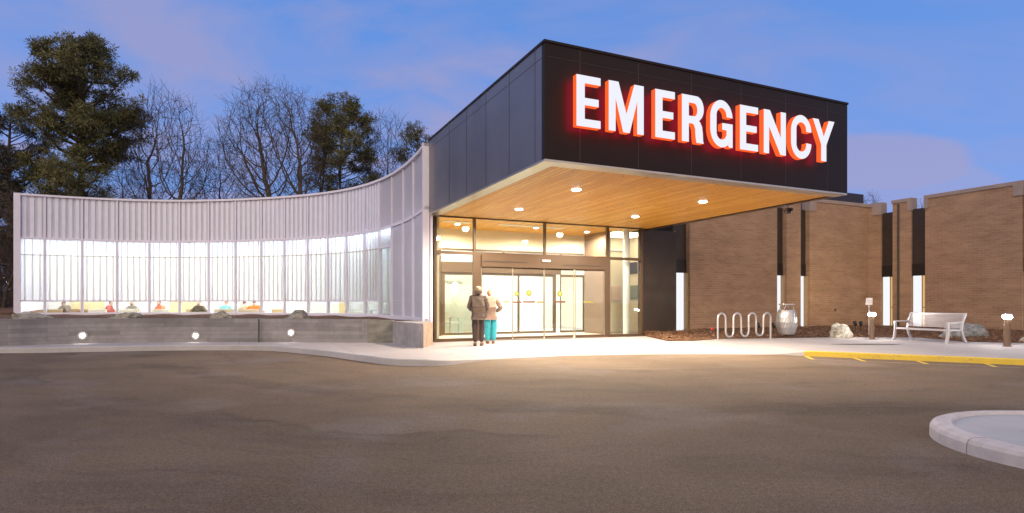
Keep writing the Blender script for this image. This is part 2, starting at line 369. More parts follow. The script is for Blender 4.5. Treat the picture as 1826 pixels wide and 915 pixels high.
for i in range(len(KP)-1):
    q = []
    for j in (i, i+1):
        n = inward(j); x, y, h = KP[j]
        q.append([(x,y,-.05),(x+n[0]*.012,y+n[1]*.012,h-.02),(x+n[0]*.035,y+n[1]*.035,h),(x+n[0]*.18,y+n[1]*.18,h+.001),(x+n[0]*.18,y+n[1]*.18,h-.03)])
    mb = kyel if KP[i][0] > 7.58 else kerb; mat = M['yellow'] if mb is kyel else M['kerb']
    for k in range(4):
        if k == 2 and mb is kyel:
            m0, m1 = (tuple(np.array(q[j][2])*.85+np.array(q[j][3])*.15) for j in (0,1))
            mb.add([q[0][2], q[1][2], m1, m0], [(0,1,2,3)], mat, True); mb.add([m0, m1, q[1][3], q[0][3]], [(0,1,2,3)], M['kerb'], True); continue
        mb.add([q[0][k], q[1][k], q[1][k+1], q[0][k+1]], [(0,1,2,3)], mat, True)
    # pavement rows behind the kerb
    a, b = KP[i], KP[i+1]; na, nb = inward(i), inward(i+1)
    def row(p, n, dd): return (p[0]+n[0]*dd, p[1]+n[1]*dd)
    rows = []
    for p, n in ((a, na), (b, nb)):
        r0 = (*row(p, n, .18), p[2]-.001); x, y = row(p, n, .18); r1 = (x, y+1.0, WALK if p[2] > .1 else WALK*.62+p[2]*.38)
        rows.append([r0, r1, (x, y+2.4, WALK), (x, 40, WALK)])
    for k in range(3): walk.add([rows[0][k], rows[1][k], rows[1][k+1], rows[0][k+1]], [(0,1,2,3)], M['walk'])
kerb.build('kerb', kind='structure'); kyel.build('yellow_kerb', kind='structure'); walk.build('pavement', kind='structure')
# gutter line and yellow hatch marks painted on the asphalt by the yellow kerb
gm = MB()
def strip(mb, pts, wdt, z, mat):
    for (x0,y0),(x1,y1) in zip(pts, pts[1:]):
        d = Vector((x1-x0, y1-y0)); d.normalize(); nx, ny = -d.y*wdt/2, d.x*wdt/2
        mb.add([(x0-nx,y0-ny,z),(x1-nx,y1-ny,z),(x1+nx,y1+ny,z),(x0+nx,y0+ny,z)], [(0,1,2,3)], mat)
gut = flat('gutter_line', (.42,.34,.30), .7, .2)
g0, g1 = G(1446,641,0), G(1840,657,0); g2 = Vector((26, 2.9, 0))
strip(gm, [(g0.x,g0.y),(g1.x,g1.y)], .045, .004, gut)
for xa in (1436,1523,1634,1757,1880):
    ya = 635+(xa-1434)*.0424; p = G(xa+1, ya+.6, 0); q = G(xa+ (14 if xa < 1500 else 20), ya+6.5, 0)
    strip(gm, [(p.x,p.y),(q.x,q.y)], .10, .008, M['yellow'])
gm.build('road_markings', kind='structure')
# the kerbed island on the right
im = MB(); isl = MB()
def capsule(r, z, dxs=(1,-.08)):
    cx_, cy_ = 5.57, 5.48; L = 9; pts = []
    for k in range(33):
        a = R(90)+math.pi*k/32; pts.append((cx_+r*math.cos(a), cy_+r*math.sin(a), z))
    pts.append((cx_+L, cy_-r-.1, z)); pts.append((cx_+L, cy_+r-.1, z)); return pts
rings = [capsule(1.40,-.05), capsule(1.395,.10), capsule(1.375,.135), capsule(1.34,.15), capsule(1.21,.152), capsule(1.202,.125)]
n = len(rings[0])
for a, b in zip(rings, rings[1:]):
    for k in range(n): im.add([a[k],a[(k+1)%n],b[(k+1)%n],b[k]], [(0,1,2,3)], M['kerb_island'], True)
for an in (112, 182, 252):
    a = R(an); ca, sa = math.cos(a), math.sin(a); tx, ty = -sa*.0035, ca*.0035; jm = flat('joint_dark', (.16,.13,.12))
    pr = [(1.405,-.02),(1.399,.10),(1.379,.137),(1.342,.1525),(1.208,.1545)]
    for (r0_, z0_), (r1_, z1_) in zip(pr, pr[1:]):
        im.add([(5.57+r0_*ca-tx,5.48+r0_*sa-ty,z0_),(5.57+r0_*ca+tx,5.48+r0_*sa+ty,z0_),(5.57+r1_*ca+tx,5.48+r1_*sa+ty,z1_),(5.57+r1_*ca-tx,5.48+r1_*sa-ty,z1_)], [(0,1,2,3)], jm)
im.build('island_kerb', kind='structure')
isl.add(capsule(1.205,.128), [tuple(range(n))], M['island']); isl.build('island_paving', kind='structure')
# ------------------------------------------------------------------ curved line of the pavilion on the left
CP = [-2.1e-05, -0.001598, -0.047701, -0.720169, -5.856452, 7.199298]
xs_ = np.array([-22.55,-20.25,-16.79,-13.89,-12.08,-10.63,-8.12,-6.36,-4.6,-3.71,-2.67]); ys_ = np.array([26.94,28.0,28.79,28.6,28.16,27.79,26.63,25.14,22.86,21.2,18.53])
CP = np.polyfit(xs_, ys_, 5)
XS = np.linspace(-22.62, -2.66, 2000); YS = np.polyval(CP, XS)
SS = np.concatenate([[0], np.cumsum(np.hypot(np.diff(XS), np.diff(YS)))]); STOT = SS[-1]
def cpt(s, off=0.0):
    s = min(max(s, 0.0), STOT)
    x = np.interp(s, SS, XS); y = np.interp(s, SS, YS)
    x1 = np.interp(min(s+.05,STOT), SS, XS); y1 = np.interp(min(s+.05,STOT), SS, YS)
    x0 = np.interp(max(s-.05,0), SS, XS); y0 = np.interp(max(s-.05,0), SS, YS)
    dx_, dy_ = x1-x0, y1-y0; l = math.hypot(dx_, dy_); nx, ny = dy_/l, -dx_/l   # towards the car park
    if off < -.13:                      # rooms stop short of the entrance pavilion's side wall
        u0 = (x-A0.x)*UX+(y-A0.y)*UY; du = -(nx*UX+ny*UY)
        if du > .05: off = -min(-off, max(.13, (.12-u0)/du))
    return (x+nx*off, y+ny*off)
def s_at(px):
    k = (px-CX)/FPX; i = np.argmin(np.abs(XS-k*YS)); return SS[i]
def cbox(mb, s0, s1, o0, o1, z0, z1, mat, n=None):
    n = n or max(1, int((s1-s0)/.5)); z0 += WALK; z1 += WALK
    vs = []
    for i in range(n+1):
        s = s0+(s1-s0)*i/n; a = cpt(s, o0); b = cpt(s, o1)
        vs += [(a[0],a[1],z0),(a[0],a[1],z1),(b[0],b[1],z1),(b[0],b[1],z0)]
    fs = []
    for i in range(n):
        j = i*4
        for k in range(4): fs.append((j+k, j+(k+1)%4, j+4+(k+1)%4, j+4+k))
    fs += [(0,3,2,1), (n*4,n*4+1,n*4+2,n*4+3)]
    mb.add(vs, fs, mat)
ZB, ZS, ZH, ZJ, ZR, ZT = .60, .78, 1.33, 3.45, 4.22, 6.22   # base, sill, head of the strip window, joint, rail, top (over pavement)
pav = empty('curved_pavilion', (0,0,0))
tag(pav, 'long curved white pavilion with glowing ribbed translucent panels and a low strip window', 'building')
MUL = [s_at(p) for p in (32.5, 80.6, 147, 209.5, 267, 321, 373, 421, 467, 508.5, 550, 586, 619.5, 652, 678.5, 700, 720.5, 738.5, 757)]
MUL[-1] = STOT
m = MB(); cbox(m, -.0, STOT, -.10, .10, ZT-.07, ZT+.02, M['white_metal'], 60); m.build('coping', pav)
m = MB(); cbox(m, 0, STOT, -.06, .07, ZR-.05, ZR+.05, M['white_metal'], 60); m.build('transom', pav)
m = MB(); cbox(m, 0, STOT, -.06, .08, ZB-.5, ZB+.16, M['white_metal'], 60); m.build('base_frame', pav)
for i, s in enumerate(MUL):
    m = MB(); hw = .045
    if i == 0: cbox(m, s-.14, s+.10, -.08, .12, ZB-.3, ZT+.021, M['white_metal'], 1)
    elif i == len(MUL)-1: cbox(m, s-.16, s+.08, -.08, .13, ZB-.05, ZT+.021, M['white_metal'], 1)
    else:
        cbox(m, s-hw, s+hw, -.05, .075, ZB+.16, ZR-.05, M['white_metal'] if i < 15 else M['grey_white'], 1)
        cbox(m, s-hw*(.9 if i < 12 else .6), s+hw*(.9 if i < 12 else .6), -.05, .06, ZR+.05, ZT-.07, M['white_metal'], 1)
    m.build('mullion', pav)
random.seed(5)
for i in range(len(MUL)-1):
    s0, s1 = MUL[i]+.045, MUL[i+1]-.045
    if i == 0: s0 = MUL[0]+.10
    if i == len(MUL)-2: s1 = STOT-.16
    nr = max(2, round((s1-s0)/.27))
    up = MB()
    if i <= 13:
        cbox(up, s0, s1, -.02, 0, ZR+.05, ZT-.07, M['band_back'], 3)
        for k in range(nr):
            a = s0+(k+.18)*(s1-s0)/nr; b = a+(s1-s0)/nr*.56
            cbox(up, a, b, .0, .022, ZR+.052, ZT-.072, M['grey_white'], 1)
        up.build('ribbed_panel', pav)
    else:
        cbox(up, s0, s1, -.01, .01, ZR+.05, ZT-.07, M['smooth_panel'], 3); up.build('smooth_panel', pav)
    if i <= 13:
        lp = MB(); cbox(lp, s0, s1, -.01, .0, ZH+.04, ZR-.05, M['poly'], 3)
        for k in range(1, nr+1):
            a = s0+(k-.5)*(s1-s0)/nr; cbox(lp, a-.030, a+.030, .0, .03, ZH+.04, ZJ-.012, M['fin'], 1); cbox(lp, a-.012, a+.012, .0, .03, ZJ+.012, ZR-.05, M['grey_white'], 1)
        cbox(lp, s0, s1, .0, .032, ZJ-.02, ZJ+.02, flat('joint_tan', (.62,.57,.46)), 3)
        lp.build('light_panel', pav)
        wf = MB(); cbox(wf, s0, s1, -.04, .05, ZH-.03, ZH+.04, M['white_metal'], 3)
        wo = wf.build('window', pav); wf = MB(); cbox(wf, s0, s1, -.04, .05, ZB+.16, ZS+.01, M['white_metal'], 3); wf.build('sill', wo); gp = MB(); cbox(gp, s0, s1, -.004, .004, ZS+.01, ZH-.03, M['glass'], 2); gp.build('pane', wo)
    elif i == 14:
        wf = MB(); cbox(wf, s0, s1, -.04, .05, ZJ-.03, ZJ+.03, M['white_metal'], 2); wo = wf.build('window', pav)
        gp = MB(); cbox(gp, s0, s1, -.004, .004, ZB+.16, ZJ-.03, M['glass'], 2); gp.build('pane', wo)
        gp = MB(); cbox(gp, s0, s1, -.004, .004, ZJ+.03, ZR-.05, M['poly'], 2); gp.build('light_panel', pav)
    else:
        lp = MB(); cbox(lp, s0, s1, -.01, .0, ZB+.16, ZR-.05, M['smooth_panel'], 2)
        cbox(lp, s0, s1, .0, .014, ZH-.01, ZH+.01, M['white_metal'], 2)
        lp.build('smooth_panel', pav)
# room inside
def arc_sheet(mb, s0, s1, o0, o1, z, mat, n=40, flip=False):
    vs = []
    for i in range(n+1):
        s = s0+(s1-s0)*i/n; a = cpt(s, o0); b = cpt(s, o1); vs += [(a[0],a[1],z+WALK),(b[0],b[1],z+WALK)]
    mb.add(vs, [(2*i,2*i+1,2*i+3,2*i+2) for i in range(n)], mat)
DEP = -6.0
m = MB(); arc_sheet(m, 0, STOT, -.12, DEP, .02, M['floor_tile']); m.build('floor', pav)
m = MB(); arc_sheet(m, 0, STOT, -.12, DEP, ZR+.06, M['room_white']); m.build('ceiling', pav)
m = MB(); cbox(m, 0, s_at(600), DEP-.15, DEP, 0, ZT-.3, flat('room_cream', (.85,.82,.74)), 30); cbox(m, s_at(600), STOT, DEP-.15, DEP, 0, ZT-.3, M['room_white'], 20); m.build('rear_wall', pav)
m = MB(); cbox(m, 0, .14, DEP, -.11, 0, ZT-.1, M['grey_white'], 1); m.build('end_wall', pav)
m = MB(); cbox(m, STOT-.10, STOT, DEP, -.11, 0, ZT-.1, M['grey_white'], 1); m.build('end_wall', pav)
m = MB(); arc_sheet(m, 0, STOT, -.12, DEP, ZT-.35, M['band_back']); m.build('roof', pav)
m = MB(); cbox(m, .3, s_at(700), -.62, -.46, ZR-.22, ZR-.12, M['cove'], 40); m.build('cove_lamp', pav)
for k in range(7):
    s = STOT*(k+.6)/7.2
    m = MB(); cbox(m, s-1.1, s+1.1, -3.4, -1.5, ZR-.02, ZR+.0, M['ceiling_lit'], 2); m.build('ceiling_lamp', pav)
m = MB(); cbox(m, s_at(560), s_at(752), -.16, -.12, ZR-.10, ZR-.06, M['cove'], 12); m.build('ceiling_lamp', pav)  # extra strip added to brighten the narrow right end
# curtains, doors and shelves along the rear wall (colour seen through the strip window)
for k, (a, b, c) in enumerate([(1.0,2.2,(.78,.62,.34)),(4.4,5.4,(.62,.50,.28)),(8.0,9.6,(.83,.83,.80)),(11.5,12.6,(.66,.50,.24)),(16.0,17.4,(.70,.66,.52)),(19.5,20.3,(.60,.40,.16)),(22.5,23.6,(.80,.76,.62))]):
    m = MB(); cbox(m, a, b, DEP+.02, DEP+.09, .1, 2.3, flat('panel_%d' % k, c)); m.build('wall_panel', pav)
# ------------------------------------------------------------------ retaining wall with recessed lamps, planting bed
rb = [(-420,622,.80),(-150,619.5,.80),(0,617.5,.78),(100,613.8,.765),(200,611,.755),(350,610,.75),(500,610.2,.74),(640,611,.73)]
RW = [(*G(px,y).xy, z) for px,y,z in rb]
RWs = catmull(RW, 6)
rw = empty('retaining_wall', (0,0,0)); tag(rw, 'low grey board-formed concrete retaining wall curving below the white pavilion', 'wall')
def wallstrip(P, thick, mat, name, par, coping=True):
    m = MB()
    for i in range(len(P)-1):
        (x0,y0,z0),(x1,y1,z1) = P[i], P[i+1]
        def nrm(j):
            a = P[max(0,j-1)]; b = P[min(len(P)-1,j+1)]; d = Vector((b[0]-a[0],b[1]-a[1])).normalized(); return Vector((-d.y, d.x))
        n0, n1 = nrm(i)*thick, nrm(i+1)*thick
        za, zb = WALK+z0, WALK+z1
        v = [(x0,y0,-.02),(x1,y1,-.02),(x1,y1,zb),(x0,y0,za),(x1+n1.x,y1+n1.y,zb),(x0+n0.x,y0+n0.y,za),(x1+n1.x,y1+n1.y,.1),(x0+n0.x,y0+n0.y,.1)]
        fs = [(0,1,2,3),(3,2,4,5),(5,4,6,7)]
        if i == 0: fs.append((0,3,5,7))
        if i == len(P)-2: fs.append((1,6,4,2))
        m.add(v, fs, mat)
    return m.build(name, par)
wallstrip(RWs, .30, M['board_wall'], 'wall_run', rw)
e1 = G(654,611.2); e2 = G(700,611.5); e3 = G(755,621.0); e4 = G(772,615.0)
l0 = RWs[-1]
wallstrip([(l0[0]+.003,l0[1]+.002,.725),(e1.x,e1.y,.725)], .3, M['board_wall'], 'wall_run', rw)
wallstrip([(e1.x,e1.y+.06,.72),(e2.x,e2.y+.06,.70)], .3, principled('shaded_wall', (.20,.19,.165), .8, var=.3, vscale=2.5, bump=.4, bscale=14, stretch=(1,1,3)), 'wall_recess', rw)  # section turned from the light: its shade is put into the darker colour
bs_ = principled('block_side_lit', (.40,.29,.22), .8, var=.25, vscale=4, bump=.3); blk = MB(); kk = W(-.06, 7.75); zt_ = WALK+.675  # faces towards the entrance: its warm light is put into the brown
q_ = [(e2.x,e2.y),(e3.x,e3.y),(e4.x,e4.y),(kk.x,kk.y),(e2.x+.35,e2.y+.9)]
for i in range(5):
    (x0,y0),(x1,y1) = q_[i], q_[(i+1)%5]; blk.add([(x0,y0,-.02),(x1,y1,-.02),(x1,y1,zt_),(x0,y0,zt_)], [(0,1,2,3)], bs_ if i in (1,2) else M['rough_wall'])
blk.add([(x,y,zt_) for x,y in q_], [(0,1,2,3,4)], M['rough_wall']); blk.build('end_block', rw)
jd = flat('joint_dark', (.16,.13,.12))
for px, py in ((199,600),(461,600)):
    p = G(px, 610.5); m = MB(); m.box(p.x-.012, p.x+.012, p.y-.004, p.y+.05, WALK, WALK+.74, flat('wall_joint', (.06,.055,.05))); m.build('wall_joint', rw)
def wall_y(px):     # depth of the retaining wall's face at a pixel column
    k = (px-CX)/FPX; best = min(range(len(RWs)), key=lambda i: abs(RWs[i][0]-k*RWs[i][1])); return RWs[best][1]
for px, py in ((147,598.5),(349,598.5),(519,593.5)):
    Y = wall_y(px); p = at(px, Y, CAMZ-(py-HY)/FPX*Y)
    i_ = min(range(1,len(RWs)-1), key=lambda i: abs(RWs[i][0]-p.x)); d_ = Vector((RWs[i_+1][0]-RWs[i_-1][0], RWs[i_+1][1]-RWs[i_-1][1], 0)).normalized(); nn_ = Vector((d_.y, -d_.x, 0))
    m = MB(); m.tube([p+nn_*.02, p-nn_*.10], .13, M['silver'], 20); wl = m.build('wall_lamp', rw)
    m = MB(); m.tube([p+nn_*.034, p+nn_*.022], .056, M['wall_lens'], 20); m.build('lens', wl)
# bed between retaining wall and pavilion, and the bank beyond it
bed = MB(); N = 70
def wall_back(x):
    pts = [(p[0], p[1]+.22) for p in RWs]+[(e2.x,e2.y+.2),(e3.x-.1,e3.y+.45),(e4.x-.25,e4.y+.25)]
    return float(np.interp(x, [p[0] for p in pts], [p[1] for p in pts]))
rows = []
for i in range(N+1):
    x = -60+(60-2.62)*i/N if i < 0 else -34+(34-2.62)*i/N
    y0 = wall_back(x); y1 = float(np.polyval(CP, max(x,-22.6)))+(.0 if x > -22.6 else 25); zz_ = float(np.interp(x, [-10,-5,-2.6], [.70,.66,.60]))
    rows.append([(x, y0+(y1-y0)*k/8, WALK+zz_-.01+.03*math.sin(x*3+k*1.7)+(.02 if 0<k<8 else 0)-(.06 if k == 8 else 0)+(0 if x > -22.6 else .05*k)) for k in range(9)])
for a, b in zip(rows, rows[1:]):
    for k in range(8): bed.add([a[k],b[k],b[k+1],a[k+1]], [(0,1,2,3)], M['mulch'], True)
bed.build('planting_bed', kind='structure')
bank_ = MB(); M['dry_grass'] = principled('dry_grass', (.085,.058,.034), .95, var=.45, vscale=1.3, bump=.8, bscale=12)
bank_.add([(-60,38,.9),(-22.8,38,.9),(-22.8,60,2.6),(-60,60,2.6),(-90,120,3),(-5,120,3)], [(0,1,2,3),(3,2,5,4)], M['dry_grass']); bank_.build('bank', kind='structure')
# ------------------------------------------------------------------ entrance pavilion (local frame)
ent = empty('entrance_pavilion', tuple(A0), ANG)
tag(ent, 'dark metal entrance canopy with wooden soffit over wide glass entrance doors', 'building')
CW, CD, ZSO, ZTO = 8.744, 7.98, 4.05, 6.315
VG = 7.98
# fascia: one cladding; sky sheen on the left is put into a lighter colour
fa = MB(); fa.box(0, CW, 0, .12, ZSO, ZTO, M['dark_metal'])
for px in (1034,1138,1232.6,1321,1400.7,1475):
    uu = u_at(px, 0); fa.box(uu-.008, uu+.008, -.004, .0, ZSO+.03, ZTO-.02, M['joint'])
fa.box(.01, CW-.01, -.004, .0, ZTO-.27, ZTO-.262, M['joint'])
fa.box(-.02, CW+.02, -.022, .12, ZTO, ZTO+.05, M['dark_metal']); fa.build('front_fascia', ent)
fs_ = MB(); fs_.box(0, .12, .12, VG-.2, ZSO, ZTO, M['dark_metal_skylit'])
for px in (801,832,866.5,908,954):
    vv = v_at(px, 0); fs_.box(-.004, 0, vv-.007, vv+.007, ZSO+.02, ZTO-.02, M['joint'])
fs_.box(-.004, 0, .13, VG-.21, ZTO-.27, ZTO-.262, M['joint']); fs_.box(-.02, .12, .12, VG-.2, ZTO, ZTO+.05, M['dark_metal']); fs_.build('side_fascia', ent)
fr_ = MB(); fr_.box(CW-.12, CW, .12, 9.05, ZSO, ZTO, M['dark_metal']); fr_.build('side_fascia', ent)
boxpart('roof', ent, (.12, CW-.12, .12, 16, ZTO-.35, ZTO-.2), M['dark_metal'])
# light metal band round the soffit, then the wood
tr = MB(); tr.box(0.002, .34, .34, VG-.06, ZSO-.045, ZSO-.002, M['trim']); tr.box(.002, CW-.002, .002, .34, ZSO-.045, ZSO-.002, M['trim']); tr.box(CW-.16, CW-.002, .34, 9.0, ZSO-.045, ZSO-.002, M['frame'])
tr.build('soffit_band', ent)
wd = MB(); wd.box(.34, CW-.16, .34, 11.3, ZSO-.01, ZSO+.05, M['wood'])
sof = wd.build('soffit', ent)
def downlight(u, v, z, power, par, r=.115, spot=True):
    m = MB(); m.lathe([(r+.03, z-.012), (r+.03, z-.004), (r, z-.004)], M['trim'], 20, u, v)
    d = m.build('downlight', par)
    m = MB(); m.lathe([(r*.95, z-.030), (r, z-.014)], M['lamp_cool'], 20, u, v); m.build('lens', d)
    if power:
        L = bpy.data.lights.new('downlight_lamp', 'SPOT'); L.energy = power; L.spot_size = R(174); L.spot_blend = .55; L.color = (1,.86,.68); L.shadow_soft_size = .12
        lo = bpy.data.objects.new('downlight_lamp', L); COL.objects.link(lo); lo.location = (u, v, z-.05); lo.parent = d
for u, v in ((2.12,2.35),(2.15,5.7),(6.2,5.5),(6.17,2.4)): downlight(u, v, ZSO-.012, 1600, ent)
for u, v in ((1.6,9.6),(4.6,9.4),(7.0,9.7)): downlight(u, v, ZSO-.012, 1150, ent, .09)
for a, b in ((.9,1.9),(3.0,5.6)):
    boxpart('ceiling_diffuser', ent, (a, b, 9.0, 9.25, ZSO-.03, ZSO-.012), M['room_white'])
boxpart('pavement_threshold', ent, (.2, 8.4, VG-.12, VG+.1, -.02, .02), M['frame'])
# glazing
F = M['frame']
UL, UM1, UM2, UM3, UR = .28, u_at(846,VG), u_at(971,VG), u_at(1083,VG), 8.29
ZTR = 2.87   # transom
def post(name, u0, u1, z0, z1, v0=VG-.06, v1=VG+.06, par=ent, mat=None): return boxpart(name, par, (u0,u1,v0,v1,z0,z1), mat or F)
post('mullion', UL-.05, UL+.03, .03, ZSO-.05); post('mullion', UM1-.045, UM1+.035, ZTR+.05, ZSO-.05); post('mullion', UM2-.035, UM2+.035, ZTR+.05, ZSO-.05)
post('mullion', UM3-.04, UM3+.04, ZTR+.05, ZSO-.05); post('mullion', UR-.05, UR+.05, .03, ZSO-.05)
post('door_post', UM1-.05, UM1+.21, .03, ZTR-.05); post('door_post', UM3-.14, UM3+.06, .03, ZTR-.05)
boxpart('transom', ent, (UL+.03, UR-.05, VG-.055, VG+.055, ZTR-.05, ZTR+.05), F); boxpart('head_frame', ent, (UL-.05, UR+.05, VG-.05, VG+.05, ZSO-.05, ZSO+.0), F)
boxpart('sill', ent, (UL+.03, UM1-.05, VG-.05, VG+.05, .02, .10), F); boxpart('sill', ent, (UM3+.06, UR-.05, VG-.05, VG+.05, .02, .10), F)
hd = MB(); hd.box(UM1+.21, UM3-.14, VG-.11, VG+.1, 2.44, ZTR-.05, F); hd.box(UM1+.25, UM1+1.9, VG-.125, VG-.11, 2.60, 2.63, M['joint']); hd.box(UM3-1.9, UM3-.3, VG-.125, VG-.11, 2.55, 2.58, M['joint'])
hdr = hd.build('door_header', ent)
umid = (UM1+UM3)/2
boxpart('motion_sensor', hdr, (umid-.16, umid+.16, VG-.16, VG-.11, 2.66, 2.73), M['silver'])
for a, b in ((UL+.03,UM1-.045),(UM1+.035,UM2-.035),(UM2+.035,UM3-.04),(UM3+.04,UR-.05)):
    boxpart('glass_pane', ent, (a, b, VG-.004, VG+.004, ZTR+.05, ZSO-.05), M['glass_strong'])
boxpart('glass_pane', ent, (UL+.03, UM1-.05, VG-.004, VG+.004, .10, ZTR-.05), M['glass_strong'])
boxpart('glass_pane', ent, (UM3+.06, UR-.05, VG-.004, VG+.004, .10, ZTR-.05), M['glass_strong'])
dr = [UM1+.21, u_at(914,VG), u_at(971,VG), u_at(1024,VG), UM3-.14]
ST = principled('stile', (.36,.31,.24), .35, .6)
bars = {0:(.15,.45), 1:(.12,.62), 2:(.30,.66), 3:(.1,.55)}
def decal_bar(u0, u1, v, z, col, par):
    m = MB(); m.box(u0, u1, v-.010, v-.006, z-.030, z+.030, col); m.build('door_band', par)
def decal_disc(u, v, z, r, par):
    m = MB(); ol = flat('decal_olive', (.22,.22,.035), .5, .0)
    m.tube([(u,v-.012,z),(u,v-.006,z)], r, ol, 28)
    m.tube([(u-.0,v-.014,z+r*.1),(u,v-.012,z+r*.1)], r*.42, flat('decal_mark', (.50,.47,.12), .5), 18)
    m.build('door_decal', par)
for i in range(4):
    a, b = dr[i]+.012, dr[i+1]-.012; vo = VG+(.03 if i in (1,2) else -.03)
    dm = MB(); dm.box(a, a+.016, vo-.02, vo+.02, .05, 2.44, ST); dm.box(b-.016, b, vo-.02, vo+.02, .05, 2.44, ST); dm.box(a+.022, b-.022, vo-.02, vo+.02, .03, .11, F); dm.box(a+.022, b-.022, vo-.02, vo+.02, 2.39, 2.44, F)
    d_ = dm.build('door', ent); boxpart('glass_pane', d_, (a+.022, b-.022, vo-.004, vo+.004, .11, 2.39), M['glass_strong'])
    wdt = b-a; br1 = flat('decal_brown', (.16,.06,.03), .5); ol1 = flat('decal_gold', (.26,.22,.05), .5)
    if i == 1:
        decal_disc(u_at(921,vo), vo, 1.55, .085, d_); decal_disc(u_at(943,vo), vo, 1.58, .11, d_)
        decal_bar(u_at(913,vo)+.03, u_at(930,vo), vo, 1.27, br1, d_); decal_bar(u_at(932,vo), u_at(954,vo), vo, 1.28, br1, d_); decal_bar(u_at(957,vo), b-.03, vo, 1.27, ol1, d_)
    if i == 2: decal_disc(u_at(998,vo), vo, 1.56, .10, d_); decal_bar(u_at(988,vo), u_at(1008,vo), vo, 1.28, br1, d_)
    if i == 3: decal_bar(u_at(1040,vo), u_at(1058,vo), vo, 1.28, ol1, d_)
    if i == 0: decal_bar(a+.1, a+.3, vo, 1.27, br1, d_); decal_bar(u_at(897,vo), u_at(908,vo), vo, 1.28, ol1, d_)
# vestibule shell
VI = 11.0
CR, RWH = M['cream'], M['room_white']
boxpart('floor', ent, (.05, 8.5, VG+.1, 17.5, -.02, .012), M['floor_tile'])
boxpart('side_wall', ent, (.33, .43, VG+.06, 13.4, .0, ZSO-.015), CR); boxpart('side_wall', ent, (.0, .22, 13.4, 17.0, .0, ZSO-.015), RWH)
ui0, ui1 = u_at(786,VI), u_at(1041,VI)
# inner screen: header wall, frame, doors
boxpart('upper_wall', ent, (.22, 7.62, VI, VI+.12, 3.30, ZSO-.01), CR)
fr2 = MB(); fr2.box(ui0-.1, ui0, VI-.05, VI+.05, .02, 3.22, F); fr2.box(.22, 7.62, VI-.05, VI+.05, 3.22, 3.30, F); fr2.box(u_at(995,VI)+.1, 7.62, VI-.05, VI+.05, 2.78, 2.84, F)
for px in (898, 1000, 1044): uu = u_at(px, VI); fr2.box(uu-.03, uu+.03, VI-.045, VI+.045, 2.84, 3.22, F)
fr2.build('inner_frame', ent)
boxpart('inner_header', ent, (ui0, u_at(995,VI)+.1, VI-.08, VI+.06, 2.40, 2.80), F)
uA, uB, uC = u_at(787,VI), u_at(852,VI), u_at(991,VI)
idr = [(uA, u_at(849,VI)), (u_at(856,VI), u_at(925,VI)), (u_at(925,VI), u_at(991,VI)), (u_at(999,VI), u_at(1041,VI)), (u_at(1041,VI)+.05, 8.1)]
for k, (a, b) in enumerate(idr):
    dm = MB(); wl_ = .13 if k in (0,) else (.05 if k == 1 else .03); wr_ = .13 if k == 2 else .05
    dm.box(a, a+wl_, VI-.03, VI+.03, .03, 2.40, F); dm.box(b-wr_, b, VI-.03, VI+.03, .03, 2.40, F); dm.box(a+wl_, b-wr_, VI-.03, VI+.03, .03, .12, F); dm.box(a+wl_, b-wr_, VI-.03, VI+.03, 2.30, 2.40, F)
    d_ = dm.build('inner_door', ent); boxpart('glass_pane', d_, (a+wl_, b-wr_, VI-.003, VI+.003, .12, 2.30), M['glass'])
# right return of the vestibule and the narrow right bay with its round column
boxpart('return_wall', ent, (7.62, 7.74, VG+1.2, VI-.1, .0, ZSO-.01), principled('brown_panel', (.16,.10,.06), .5, var=.1))
m = MB(); cu = u_at(1117, VG+.45); m.lathe([(.125,.01),(.125,ZSO-.011)], principled('column_paint', (.78,.76,.72), .5, var=.03), 28, cu, VG+.45); m.build('column', ent)
boxpart('rear_wall', ent, (.22, 10.2, 17.0, 17.15, 0, ZSO), RWH)
boxpart('side_wall', ent, (10.1, 10.2, VG+.3, 17.0, 0, ZSO), CR)
boxpart('inner_ceiling', ent, (.22, 10, VI+.12, 17.0, 3.50, 3.56), RWH)
boxpart('bay_wall', ent, (7.74, 10.1, 11.2, 11.3, 0, ZSO), CR)
pic = boxpart('notice_board', ent, (10.06, 10.1, v_at(1138,10.1), v_at(1125,10.1), 1.40, 2.0), flat('board_green', (.22,.26,.16)))
boxpart('notice_board', ent, (10.06, 10.1, v_at(1137,10.1), v_at(1124,10.1), 2.5, 3.0), flat('dark_screen', (.03,.02,.02), .3))
boxpart('notice_board', ent, (u_at(1092,11.1), u_at(1108,11.1), 11.15, 11.2, 1.35, 1.95), flat('poster', (.75,.55,.42)))
for (a, b, c, d2) in ((1.0,3.6,11.8,13.6),(4.4,7.4,11.8,13.6),(1.0,7.8,14.6,16.2)):
    boxpart('ceiling_lamp', ent, (a, b, c, d2, 3.46, 3.49), M['ceiling_lit'])
boxpart('bay_fill', ent, (8.0, 9.8, 9.2, 10.8, ZSO-.03, ZSO-.012), emit('bay_fill_glow', (1,.84,.60), 8)); boxpart('bay_ceiling', ent, (CW-.1, 10.1, 9.06, 11.2, ZSO, ZSO+.05), CR)  # glowing panel added to brighten the right bay
